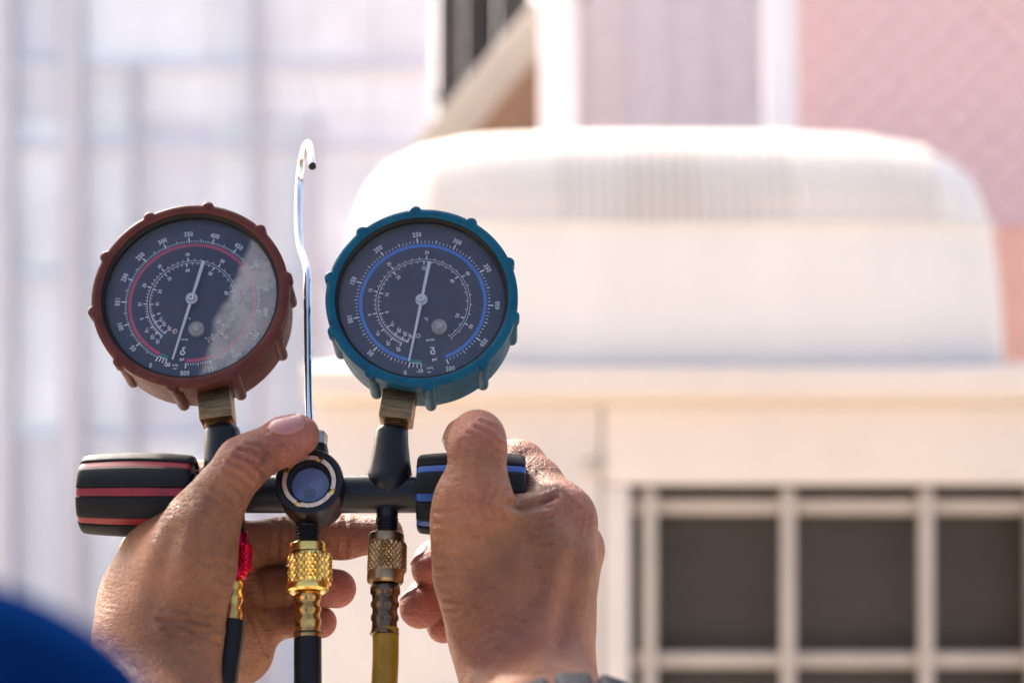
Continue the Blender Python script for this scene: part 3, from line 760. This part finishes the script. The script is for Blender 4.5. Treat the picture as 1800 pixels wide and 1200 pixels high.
    kp = Print(); kp.arc(0, 2.2 * u, 0, 2 * math.pi, 0, 16); kp.arc(2.4 * u, 4.6 * u, 0, 2 * math.pi, 0, 24)
    for i in range(len(kp.V)):
        x, yy, z = kp.V[i]
        if i < 16 * 4: kp.V[i] = (x + .8 * u, yy, z + 7 * u)
    obj('keyhole_mark', kp.mesh(), M['white'], hs, (q.x, dy - .0002, q.z))
    # square nut + threaded stem
    npx, npy, rl = nutpx
    n0 = LP(npx, npy, 0); hw2 = rad(29, n0); n0.z = LP(npx, npy, -hw2).z
    nut = obj('square_nut', box(-hw2, hw2, -hw2, hw2, -rad(23, n0), rad(30, n0), .0007, 2), M['brassnut'], root, n0, (0, R(rl), 0))
    tr = lathe([(0, 0)] + [(rad(rr_, n0), -rad(z_, n0)) for z_, rr_ in ((0, 24), (23.5, 24)) ] + [(rad(21.5 + (2.6 if k % 2 else 0), n0), -rad(25 + k * 2.3, n0)) for k in range(14)] + [(0, -rad(58, n0))], 'Z', 40, 50)
    obj('threaded_stem', tr, M['brassnut'], nut)
    return hs

RED = dict(k=1.01, dc=(338, 531), a0=-152.8, da=.4184, max=800, am30=-161, trot=0, ri=77, arc=M['redprint'], hub=(337, 525), needle=-167.0,
           outer={-30: -142.8, -20: -135, -10: -125, 0: -110.2, 10: -92.7, 20: -70, 30: -42.3, 40: -8.7, 50: 32, 60: 79, 70: 136.7, 76: 156},
           inner={-30: -143, -20: -131, -10: -121.6, 0: -111, 10: -93.7, 20: -71, 30: -44, 40: -11.3, 50: 28, 60: 73.8, 70: 127.7, 76: 158},
           words=[('-30', 294, 641, 10), ('in.Hg', 308, 642, 5.2), ('vac.', 308, 648, 5.2), ('psi', 320, 632, 8), ('R410A', 325, 597, 5.2), ('R32', 324, 611, 4.6), ('°C', 333, 560, 6)],
           plug=(345, 578), eye=(308, 583), key=(321, 620))
BLUE = dict(k=.985, dc=(743.5, 532), a0=-169.5, da=.655, max=500, am30=-179.5, trot=-6, ri=81, arc=M['blueprint'], hub=(741, 527), needle=-170.2,
            outer={-30: -154.5, -20: -142, -10: -126.6, 0: -104, 10: -75.7, 20: -40, 30: 3.3, 40: 54.5, 50: 118, 54: 143},
            inner={-40: -161, -30: -152.5, -20: -141.5, -10: -127, 0: -106, 10: -76.6, 20: -42.6, 30: .5, 40: 51, 50: 112, 56: 143},
            words=[('-30', 738, 652, 10), ('in.Hg', 756, 647, 5.6), ('vac.', 755, 654, 5.6), ('psi', 764, 632, 8.5), ('R410A', 757, 597.5, 6.2), ('R32', 760, 611, 5), ('°C', 749, 561, 8)],
            plug=(772, 574), eye=(735.5, 591), key=(761, 619))
gauge('red_gauge', 334, 516, 0, M['redcase'], M['lens_red'], 83, RED, (382, 712, -8), 'dull red rubber cased dial gauge with a reflection painted on its dirty lens')
gauge('blue_gauge', 741, 520, 0, M['bluecase'], M['lens_blue'], 95, BLUE, (699, 712, 7), 'teal blue rubber cased dial gauge')

# ------------------------------------------------------------------ hands (one continuous skin each, from a distance field)
def rc_sdf(P, a, b, r1, r2):
    ba = b - a; l2 = float(ba @ ba)
    pa = P - a
    if l2 < 1e-12: return np.linalg.norm(pa, axis=-1) - r1
    t = np.clip((pa @ ba) / l2, 0, 1)
    d_ = np.linalg.norm(pa - t[..., None] * ba, axis=-1)
    return d_ - (r1 + (r2 - r1) * t)
def smin(a, b, k):
    h = np.maximum(k - np.abs(a - b), 0) / k
    return np.minimum(a, b) - h * h * k * .25

class Hand:
    def __init__(s, h=.0007): s.body = []; s.fingers = []; s.h = h; s.fk = []
    def pt(s, p): return np.array(W(p[0], p[1], p[2] / 1000)[:], dtype=np.float64)
    def chain(s, pts):
        out = []
        for p, q in zip(pts[:-1], pts[1:]): out.append((s.pt(p), s.pt(q), p[3] / 1000, q[3] / 1000))
        return out
    def add(s, *pts): s.body += s.chain(pts)
    def finger(s, *pts, k=.006): s.fingers.append(s.chain(pts)); s.fk.append(k)
    def build(s, kb=.012):
        prim = s.body + [c for f in s.fingers for c in f]
        lo = np.min([np.minimum(a - r1, b - r2) for a, b, r1, r2 in prim], 0) - .006
        hi = np.max([np.maximum(a + r1, b + r2) for a, b, r1, r2 in prim], 0) + .006
        n = np.ceil((hi - lo) / s.h).astype(int) + 1; s.lo = lo; s.n = n
        X = [lo[i] + s.h * np.arange(n[i]) for i in range(3)]
        BIG = .05
        def field(cs, k):
            Fd = np.full(n, BIG, dtype=np.float32)
            for a, b, r1, r2 in cs:
                m_ = .013
                l = np.maximum(((np.minimum(a - r1, b - r2) - m_ - lo) / s.h).astype(int), 0); u_ = np.minimum(((np.maximum(a + r1, b + r2) + m_ - lo) / s.h).astype(int) + 2, n)
                sl_ = tuple(slice(l[i], u_[i]) for i in range(3))
                G = np.stack(np.meshgrid(X[0][sl_[0]], X[1][sl_[1]], X[2][sl_[2]], indexing='ij'), -1).astype(np.float32)
                Fd[sl_] = smin(Fd[sl_], rc_sdf(G, a.astype(np.float32), b.astype(np.float32), r1, r2), k)
            return Fd
        B = field(s.body, kb); T = B.copy()
        for f, k in zip(s.fingers, s.fk):
            T = np.minimum(T, smin(B, field(f, .003), k))
        s.F = T
        V, Q = surface_nets(T, s.h); V = V * s.h + lo
        return V, Q
    def val(s, P):
        q = (np.asarray(P) - s.lo) / s.h; i = np.clip(np.floor(q).astype(int), 0, s.n - 2); f = q - i; o = 0
        for dx in (0, 1):
            for dy in (0, 1):
                for dz in (0, 1):
                    wt = (f[..., 0] if dx else 1 - f[..., 0]) * (f[..., 1] if dy else 1 - f[..., 1]) * (f[..., 2] if dz else 1 - f[..., 2])
                    o = o + wt * s.F[i[..., 0] + dx, i[..., 1] + dy, i[..., 2] + dz]
        return o

def surface_nets(F, h):
    S = F < 0
    c = np.zeros(tuple(x - 1 for x in F.shape), dtype=np.int8)
    for dx in (0, 1):
        for dy in (0, 1):
            for dz in (0, 1):
                c += S[dx:F.shape[0] - 1 + dx, dy:F.shape[1] - 1 + dy, dz:F.shape[2] - 1 + dz]
    act = (c > 0) & (c < 8)
    I = np.argwhere(act)
    acc = np.zeros((len(I), 3)); cnt = np.zeros(len(I))
    cs = [(a, b, d_) for a in (0, 1) for b in (0, 1) for d_ in (0, 1)]
    for p in cs:
        for q in cs:
            if sum(abs(p[k] - q[k]) for k in range(3)) != 1 or p > q: continue
            fa = F[I[:, 0] + p[0], I[:, 1] + p[1], I[:, 2] + p[2]].astype(np.float64); fb = F[I[:, 0] + q[0], I[:, 1] + q[1], I[:, 2] + q[2]].astype(np.float64)
            m_ = (fa < 0) != (fb < 0)
            t = np.where(m_, fa / np.where(m_, fa - fb, 1), 0)
            pp = np.array(p) + t[:, None] * (np.array(q) - np.array(p))
            acc += np.where(m_[:, None], pp, 0); cnt += m_
    V = I + acc / cnt[:, None]
    idx = np.full(act.shape, -1, dtype=np.int64); idx[act] = np.arange(len(I))
    Q = []
    for ax_ in range(3):
        o1, o2 = (ax_ + 1) % 3, (ax_ + 2) % 3
        sl0 = [slice(None)] * 3; sl1 = [slice(None)] * 3
        sl0[ax_] = slice(0, -1); sl1[ax_] = slice(1, None)
        ch = S[tuple(sl0)] != S[tuple(sl1)]
        E = np.argwhere(ch)
        ok = (E[:, o1] > 0) & (E[:, o2] > 0) & (E[:, o1] < act.shape[o1]) & (E[:, o2] < act.shape[o2]); E = E[ok]
        inside = S[tuple(E.T)]
        def cell(d1, d2):
            C = E.copy(); C[:, o1] -= d1; C[:, o2] -= d2; return idx[tuple(C.T)]
        q = np.stack([cell(1, 1), cell(0, 1), cell(0, 0), cell(1, 0)], 1)
        q[~inside] = q[~inside][:, ::-1]
        Q.append(q)
    return V, np.concatenate(Q)

def np_mesh(V, Q):
    me = bpy.data.meshes.new('m')
    me.vertices.add(len(V)); me.vertices.foreach_set('co', V.astype(np.float32).ravel())
    me.loops.add(len(Q) * 4); me.loops.foreach_set('vertex_index', Q.astype(np.int32).ravel())
    me.polygons.add(len(Q)); me.polygons.foreach_set('loop_start', np.arange(0, len(Q) * 4, 4, dtype=np.int32))
    me.polygons.foreach_set('use_smooth', np.ones(len(Q), dtype=bool))
    me.update(calc_edges=True); me.validate(); return me

def vnormals(V, Q):
    Nn = np.zeros_like(V)
    fn = np.cross(V[Q[:, 2]] - V[Q[:, 0]], V[Q[:, 3]] - V[Q[:, 1]])
    for k in range(4): np.add.at(Nn, Q[:, k], fn)
    return Nn / (np.linalg.norm(Nn, axis=1, keepdims=True) + 1e-12)

def to_px(V):
    return np.stack([900 + V[:, 0] / (V[:, 1] * PXA), 600 - (V[:, 2] - CAMZ) / (V[:, 1] * PXA)], 1)

def seg_dist(P, a, b):
    ba = b - a; t = np.clip(((P - a) @ ba) / (ba @ ba + 1e-9), 0, 1)
    return np.linalg.norm(P - a - t[:, None] * ba, axis=1)

def finish_hand(H, creases, flush, parent, name, label, kb=.012, smooth=2):
    V, Q = H.build(kb)
    # light relaxation
    for _ in range(smooth):
        acc = np.zeros_like(V); cn = np.zeros(len(V))
        for k in range(4):
            for j in (1, 3):
                np.add.at(acc, Q[:, k], V[Q[:, (k + j) % 4]]); np.add.at(cn, Q[:, k], 1)
        V = V * .5 + .5 * acc / cn[:, None]
    Nn = vnormals(V, Q); P2 = to_px(V)
    view = V - np.array([0, 0, CAMZ]); view /= np.linalg.norm(view, axis=1, keepdims=True)
    facing = np.clip(-(Nn * view).sum(1) * 3, 0, 1)
    disp = np.zeros(len(V))
    for pts, wd, amp, d0, d1 in creases:
        dist = np.full(len(V), 1e9)
        pts = [np.array(p, dtype=float) for p in pts]
        for a, b in zip(pts[:-1], pts[1:]): dist = np.minimum(dist, seg_dist(P2, a, b))
        dep = (V[:, 1] - D0) * 1000
        prof = np.exp(-(dist / wd) ** 2) - .45 * np.exp(-((dist - 2.2 * wd) / (1.3 * wd)) ** 2)
        disp += prof * amp / 1000 * ((dep > d0) & (dep < d1)) * facing
    V = V - Nn * disp[:, None]
    me = np_mesh(V, Q)
    fl = np.zeros(len(V))
    for px, py, dd, rr_, am in flush:
        c = np.array(W(px, py, dd / 1000)[:]); fl = np.maximum(fl, am * np.exp(-(np.linalg.norm(V - c, axis=1) / (rr_ / 1000)) ** 2))
    at = me.attributes.new('flush', 'FLOAT', 'POINT'); at.data.foreach_set('value', fl.astype(np.float32))
    o = obj(name, me, M['skin'], parent); o['label'] = label
    return o

def nail(H, hand, c, axis, nrm, ln, wd, curve=.35):
    """c, axis, nrm in world; plate follows the finger's surface"""
    def snap(p):
        for _ in range(12):
            e_ = .0004; d_ = float(H.val(p))
            gr = np.array([float(H.val(p + v)) - float(H.val(p - v)) for v in np.eye(3) * e_]); gr /= (np.linalg.norm(gr) + 1e-12)
            p = p - gr * d_
            if abs(d_) < .00004: break
        return p, gr
    axis = np.array(axis, float); axis /= np.linalg.norm(axis); nrm = np.array(nrm, float); nrm -= axis * (nrm @ axis); nrm /= np.linalg.norm(nrm)
    c, _g = snap(np.array(c, float) + nrm * .004)
    sd_ = np.cross(axis, nrm); nu, nv = 14, 12; top = []
    for i in range(nu + 1):
        u = i / nu * 2 - 1
        for j in range(nv + 1):
            v = j / nv * 2 - 1
            wsc = 1 - .16 * max(0, u) ** 4 - .34 * max(0, -u) ** 3
            lsc = 1 - .18 * v * v if u > 0 else 1 - .30 * v * v
            p, gr = snap(c + axis * u * ln / 2 * lsc + sd_ * v * wd / 2 * wsc)
            e = max(abs(u), abs(v)); lift = .00045 * (1 - max(0, (e - .8) / .2) ** 2) + .0002 * max(0, u)
            top.append(p + gr * (lift + .0001))
    V = top + [p - nrm * .0008 for p in top]; n = len(top); F = []
    m_ = nv + 1
    for i in range(nu):
        for j in range(nv):
            a = i * m_ + j; F.append((a, a + 1, a + m_ + 1, a + m_)); F.append((n + a, n + a + m_, n + a + m_ + 1, n + a + 1))
    ring = [j for j in range(m_)] + [i * m_ + nv for i in range(1, nu + 1)] + [nu * m_ + j for j in range(nv - 1, -1, -1)] + [i * m_ for i in range(nu - 1, 0, -1)]
    for a, b in zip(ring, ring[1:] + ring[:1]): F.append((a, b, n + b, n + a))
    return obj('fingernail', recalc(mesh(V, F, 60)), M['nail'], hand)

person = empty('person', (0, D0 - .3, 0))
tag(person, 'pair of bare tanned hands in blue sleeves holding the gauge set by its knobs', 'person')

def wlocal(o):   # keep world coordinates of a child mesh under the person empty
    o.matrix_parent_inverse = person.matrix_world.inverted(); return o
bpy.context.view_layer.update()

# ---- left hand
LH = Hand()
LH.add((205, 1580, -118, 31), (226, 1380, -72, 28.5), (258, 1200, -30, 21))
LH.add((272, 1360, -75, 27), (296, 1200, -28, 18.5))
LH.add((256, 1190, -30, 19.5), (262, 1090, -12, 17.5), (276, 985, 22, 13.8), (335, 885, 38, 11.5), (352, 858, 42, 11))     # index metacarpal side
LH.add((292, 1195, -30, 18.5), (297, 1085, -24, 19), (332, 985, -26, 16.5), (358, 915, -28, 12.2))              # thenar
LH.add((272, 1110, -24, 19), (280, 1030, -12, 17), (300, 965, -4, 14), (330, 920, -8, 9))
LH.add((290, 1050, 2, 22), (305, 960, 8, 14))
LH.add((310, 1140, 4, 22), (350, 1110, 25, 20), (400, 1130, 34, 16), (425, 1145, 37, 12))             # heel of the palm
LH.add((325, 1040, 30, 20), (380, 1000, 42, 13), (385, 955, 46, 11))
LH.add((345, 1080, 36, 18), (395, 1060, 44, 13))
LH.finger((358, 915, -28, 12.4), (390, 864, -29, 10.6), (428, 814, -29, 10.4), (452, 799, -28, 9.0), (497, 777, -26, 9.2), (524, 765, -24, 8.4), k=.008)
LH.finger((352, 862, 42, 11), (430, 858, 46, 9.5), (500, 842, 38, 8.6), (560, 826, 26, 8.0), k=.006)
LH.finger((385, 965, 46, 11), (490, 950, 42, 9.6), (505, 948, 40, 9.6), (592, 944, 30, 8.8), (610, 943, 28, 8.8), (676, 938, 24, 7.9), k=.006)
LH.finger((390, 1048, 45, 10.5), (478, 1034, 44, 9.0), (490, 1033, 42, 9.0), (545, 1030, 32, 8.4), (592, 1034, 24, 8.2), k=.006)
LH.finger((405, 1122, 40, 10), (470, 1090, 44, 8.2), (482, 1089, 42, 8.2), (535, 1090, 34, 7.2), (564, 1093, 28, 6.8), k=.006)
cre = []
for y0, x0, x1, a in ((1056, 300, 398, .7), (1071, 285, 396, .9), (1087, 278, 392, 1.1), (1102, 288, 388, 1.1), (1117, 300, 384, .8), (1036, 320, 405, .5), (1012, 345, 410, .4), (985, 345, 412, .5), (962, 330, 400, .35)):
    n = 8; cre.append(([(x0 + (x1 - x0) * i / n, y0 + 4 * math.sin(i * 1.1 + y0) + 9 * (i / n)) for i in range(n + 1)], 4.2, a * .8, -90, 5))
for x0, y0, x1, y1, a in ((420, 790, 464, 806, .8), (412, 800, 456, 822, .8), (404, 812, 448, 838, .7), (434, 781, 472, 795, .5), (396, 826, 438, 852, .5), (386, 842, 424, 866, .35), (374, 858, 410, 880, .35), (362, 874, 400, 898, .3), (348, 890, 386, 914, .25)):
    cre.append(([(x0, y0), ((x0 + x1) / 2 + 2, (y0 + y1) / 2 - 4), (x1, y1)], 3.6, a, -90, 5))
cre.append(([(470, 800), (462, 825), (474, 850)], 6, .9, -90, 0)); cre.append(([(484, 768), (498, 776), (510, 790)], 4, .4, -90, 0))
cre.append(([(300, 940), (282, 1010), (272, 1080)], 16, .9, -90, 20)); cre.append(([(350, 900), (330, 960), (322, 1030)], 18, -1.0, -90, 10))
for pts in (((488, 905), (490, 945), (486, 985)), ((528, 910), (530, 945), (528, 980)), ((606, 905), (609, 945), (606, 975)), ((512, 1000), (514, 1030), (512, 1060)), ((452, 1000), (460, 1040), (466, 1070)), ((430, 1060), (455, 1110), (470, 1150))):
    cre.append((list(pts), 4.2, .8, 5, 90))
LF = [(520, 768, -30, 16, .55), (430, 800, -38, 9, .4), (676, 938, 18, 14, .8), (592, 1034, 20, 13, .8), (564, 1093, 24, 11, .7), (560, 826, 20, 14, .5), (610, 943, 20, 12, .4)]
lh = finish_hand(LH, cre, LF, person, 'hand', 'hand gripping the manifold bar beside the red knob, thumb in front')
wlocal(lh)
a_, b_ = LH.pt((455, 796, -28)), LH.pt((522, 766, -24))
ax_ = b_ - a_
wlocal_n = nail(LH, lh, LH.pt((511, 765, -30)) + np.array([0, 0, .004]), ax_, (-.30, -.62, .72), .0155, .0135)

# ---- right hand
RH = Hand()
RH.add((1062, 1680, -215, 34), (1010, 1400, -130, 30), (952, 1210, -28, 20))
RH.add((975, 1400, -125, 29), (905, 1205, -32, 18))
RH.add((900, 1200, -30, 17), (876, 1110, -22, 17.5), (846, 1005, -24, 16.5), (833, 930, -27, 13.6), (829, 898, -29, 13.0))           # thumb metacarpal
RH.add((945, 1200, -26, 19.5), (942, 1090, -14, 20), (962, 990, -10, 18), (985, 915, -4, 12.8))                    # index metacarpal
RH.add((950, 1190, -18, 17), (958, 1080, 4, 17), (998, 985, 14, 11.5), (1018, 960, 15, 8.5))                    # middle metacarpal
RH.add((948, 1180, -5, 17), (955, 1080, 24, 16), (985, 1015, 32, 11))
RH.add((940, 1170, 5, 16), (945, 1090, 38, 15), (965, 1060, 42, 11))
RH.add((905, 1050, -12, 21), (920, 960, -14, 15), (915, 925, -15, 10))                                     # web
RH.add((852, 868, -38, 6), (848, 880, -37, 6))
RH.finger((829, 903, -29, 13.0), (831, 868, -32, 12.8), (838, 822, -33, 10.7), (839, 784, -31, 11.1), (840, 768, -28, 10.7), k=.008)
RH.fingers[-1] += RH.chain([(838, 768, -25, 9.6), (822, 770, -12, 8.4), (813, 775, -2, 7.8)])
RH.finger((985, 910, -3, 12.2), (946, 850, 16, 10.2), (918, 816, 26, 9.4), (905, 812, 30, 9.2), (850, 824, 34, 8.6), (806, 845, 28, 8), k=.010)
RH.finger((1010, 960, 18, 9.5), (985, 920, 52, 10), (950, 925, 60, 9.8), (830, 965, 50, 9), (768, 985, 28, 8.6), (756, 999, 20, 8.0), k=.006)
RH.finger((990, 1020, 36, 11), (950, 1010, 66, 10), (930, 1015, 68, 9.8), (830, 1035, 52, 9.2), (755, 1052, 26, 8.8), (738, 1068, 16, 8.6), k=.006)
RH.finger((970, 1065, 46, 10.5), (945, 1070, 66, 9), (920, 1075, 66, 8.6), (850, 1085, 52, 8), (790, 1092, 32, 7.4), (779, 1101, 26, 6.9), k=.006)
cre = []
for k, (a, b, c, am) in enumerate((((846, 741), (870, 751), (888, 772), .8), ((836, 750), (864, 762), (887, 786), .9), ((824, 760), (858, 774), (885, 800), .7), ((812, 772), (850, 786), (880, 812), .45), ((806, 786), (840, 800), (872, 822), .35))):
    cre.append(([a, b, c], 3.2, am * .7, -90, 0))
for k in range(5): cre.append(([(800 + 3 * k, 846 + 9 * k), (832, 838 + 9 * k), (868 - 2 * k, 848 + 9 * k)], 3.2, .3, -90, 0))
cre.append(([(842, 796), (838, 830), (838, 862)], 11, -.5, -90, 0))
cre.append(([(800, 812), (796, 840)], 12, .5, -90, 0))
for k in range(10):
    y = 900 + k * 19; cre.append(([(766 + max(0, k - 5) * 4, y), (800, y - 3 + (k % 3) * 4), (822 + (k % 4) * 8, y + 5)], 3.6, .38, -90, 5))
for k in range(8):
    cre.append(([(800 + k * 9, 1088 + k * 15), (826 + k * 7, 1070 + k * 15), (862 + k * 4, 1058 + k * 16)], 3.8, .38, -90, 5))
for k in range(7):
    cre.append(([(886 + k * 4, 886 + k * 10), (918 + k * 4, 878 + k * 12), (968, 860 + k * 16)], 3.6, .5, -90, 30))
for k in range(9):
    cre.append(([(932 + 12 * k, 820 + 10 * k), (948 + 11 * k, 842 + 8 * k), (952 + 10 * k, 872 + 8 * k)], 3.4, .28, -90, 40))
for a, b, c in (((872, 856), (858, 885), (868, 908)), ((858, 850), (844, 882), (852, 910)), ((884, 862), (872, 890), (884, 915))): cre.append(([a, b, c], 4, .55, -90, 0))
cre.append(([(893, 884), (915, 893), (945, 889), (975, 872)], 7, 1.6, -90, 20))
cre.append(([(990, 935), (978, 1000), (955, 1100), (950, 1170)], 15, -1.3, -90, 40))
cre.append(([(925, 950), (945, 1000), (935, 1050)], 24, 1.6, -90, 30))
cre.append(([(1010, 985), (1000, 1050), (985, 1120)], 14, .9, -90, 40))
cre.append(([(800, 930), (812, 1010), (838, 1090)], 20, -.8, -90, 10))
cre.append(([(905, 1110), (890, 1160), (905, 1195)], 22, .9, -90, 10))
RF = [(836, 745, -36, 12, .5), (836, 870, -42, 10, .35), (1010, 890, -14, 15, .4), (757, 1000, 14, 12, .85), (738, 1070, 8, 13, .9), (779, 1103, 20, 11, .8), (920, 805, 18, 12, .35), (1035, 955, 14, 9, .4), (935, 1165, -45, 28, .35)]
rh = finish_hand(RH, cre, RF, person, 'hand', 'hand closed round the blue knob, back of hand to the camera')
wlocal(rh)
for (tip, prev, n_, ln, wd, dz) in (((738, 1066, 16), (758, 1050, 26), (-.70, -.05, .75), .0125, .0115, 0), ((756, 997, 20), (768, 983, 28), (-.75, 0, .65), .011, .0105, 0), ((779, 1099, 26), (790, 1090, 32), (-.8, 0, .5), .009, .0085, 0), ((813, 775, -3), (822, 770, -13), (-.80, -.10, .55), .0125, .0120, 0)):
    t_, p_ = RH.pt(tip), RH.pt(prev)
    nail(RH, rh, t_ - (t_ - p_) * .15, t_ - p_, n_, ln, wd)

# ---- sleeves
def sleeve(P, r, folds, seed, grow=.35):
    rnd = random.Random(seed)
    P = catmull([Vector(p) for p in P], 14); n = len(P); seg = 72; V, F = [], []
    up = None; ph = [rnd.uniform(0, 6.28) for _ in range(8)]
    prof = []
    for i, p in enumerate(P):
        t = (P[min(i + 1, n - 1)] - P[max(i - 1, 0)]).normalized()
        if up is None: up = Vector((0, 0, 1))
        up = (up - t * up.dot(t)).normalized(); s_ = t.cross(up); f = i / (n - 1)
        for k in range(seg):
            a = 2 * math.pi * k / seg
            w_ = folds * (.5 * math.sin(3 * a + ph[0] + 9 * f) + .35 * math.sin(5 * a - 14 * f + ph[1]) + .6 * math.sin(26 * f + ph[2] + 1.2 * math.sin(a + ph[3])))
            rr_ = r * (1 + grow * f) + w_ * min(1, f * 8)
            V.append(p + (up * math.cos(a) + s_ * math.sin(a)) * rr_)
    for i in range(n - 1):
        for k in range(seg): F.append((i * seg + k, i * seg + (k + 1) % seg, (i + 1) * seg + (k + 1) % seg, (i + 1) * seg + k))
    F.append(tuple(range((n - 1) * seg, n * seg)))
    base = len(V)                                   # turned-in cuff
    for k in range(seg):
        v = V[k]; V.append(P[0] + (v - P[0]) * .93)
    for k in range(seg): V.append(P[0] + (V[k] - P[0]) * .90 + (P[min(8, n - 1)] - P[0]))
    for k in range(seg):
        j = (k + 1) % seg; F.append((k, base + k, base + j, j)); F.append((base + k, base + seg + k, base + seg + j, base + j))
    return recalc(mesh(V, F, 70))
s1 = obj('sleeve', sleeve([W(212, 1500, -.098), W(203, 1600, -.124), (-.175, .50, 1.165), (-.195, .43, 1.15), (-.17, .375, 1.22), (-.125, .335, 1.315), W(-92, 1538, -.43), (-.13, .265, 1.368), (-.25, .14, 1.33)], .044, .0018, 3, .06), M['sleeve'], person)
s1['label'] = 'out of focus royal blue shirt sleeve in the near corner'; wlocal(s1)
s2 = obj('sleeve', sleeve([W(1040, 1600, -.190), W(1060, 1680, -.217), (.085, .44, 1.14), (.12, .38, 1.13), (.20, .28, 1.20), (.30, .12, 1.33)], .047, .0018, 5, .15), M['sleeve'], person); wlocal(s2)

# ---- dark linked band on the right wrist
f0, f1 = (Vector(RH.pt((928, 1208, -30))), Vector(RH.pt((992, 1400, -128)))); bax = (f0 - f1).normalized()
e1 = Vector((1, 0, 0)); e1 = (e1 - bax * e1.dot(bax)).normalized(); e2 = bax.cross(e1)
if e2.y > 0: e2 = -e2
for k_ in range(60):                                  # slide the band down the forearm until its near side just enters the frame
    bc = f0.lerp(f1, .3 + k_ * .03) + Vector((.004, 0, 0)); pt_ = bc + e2 * .0385 + bax * .007
    if 600 - (pt_.z - CAMZ) / (pt_.y * PXA) > 1192: break
wb = obj('wristband', tube([bc + e1 * .0365 * math.cos(2 * math.pi * k / 64) + e2 * .0355 * math.sin(2 * math.pi * k / 64) for k in range(65)], .0032, 10, False), M['band'], person); wlocal(wb)
wb['label'] = 'dark slate linked wristband at the bottom edge'
bpy.context.view_layer.update()
lk = box(-.0064, .0064, -.004, .004, -.0085, .0085, .0024, 3); lk.materials.append(M['band'])
for k in range(17):
    a = 2 * math.pi * k / 17 + .1
    p = bc + e1 * .0385 * math.cos(a) + e2 * .0375 * math.sin(a)
    out_ = (e1 * math.cos(a) + e2 * math.sin(a)).normalized(); tn = bax.cross(out_)
    o = bpy.data.objects.new('link', lk); col.objects.link(o); o.parent = wb; o.matrix_parent_inverse = wb.matrix_world.inverted()
    o.matrix_world = Matrix.Translation(p) @ Matrix((tn, out_, bax)).transposed().to_4x4()
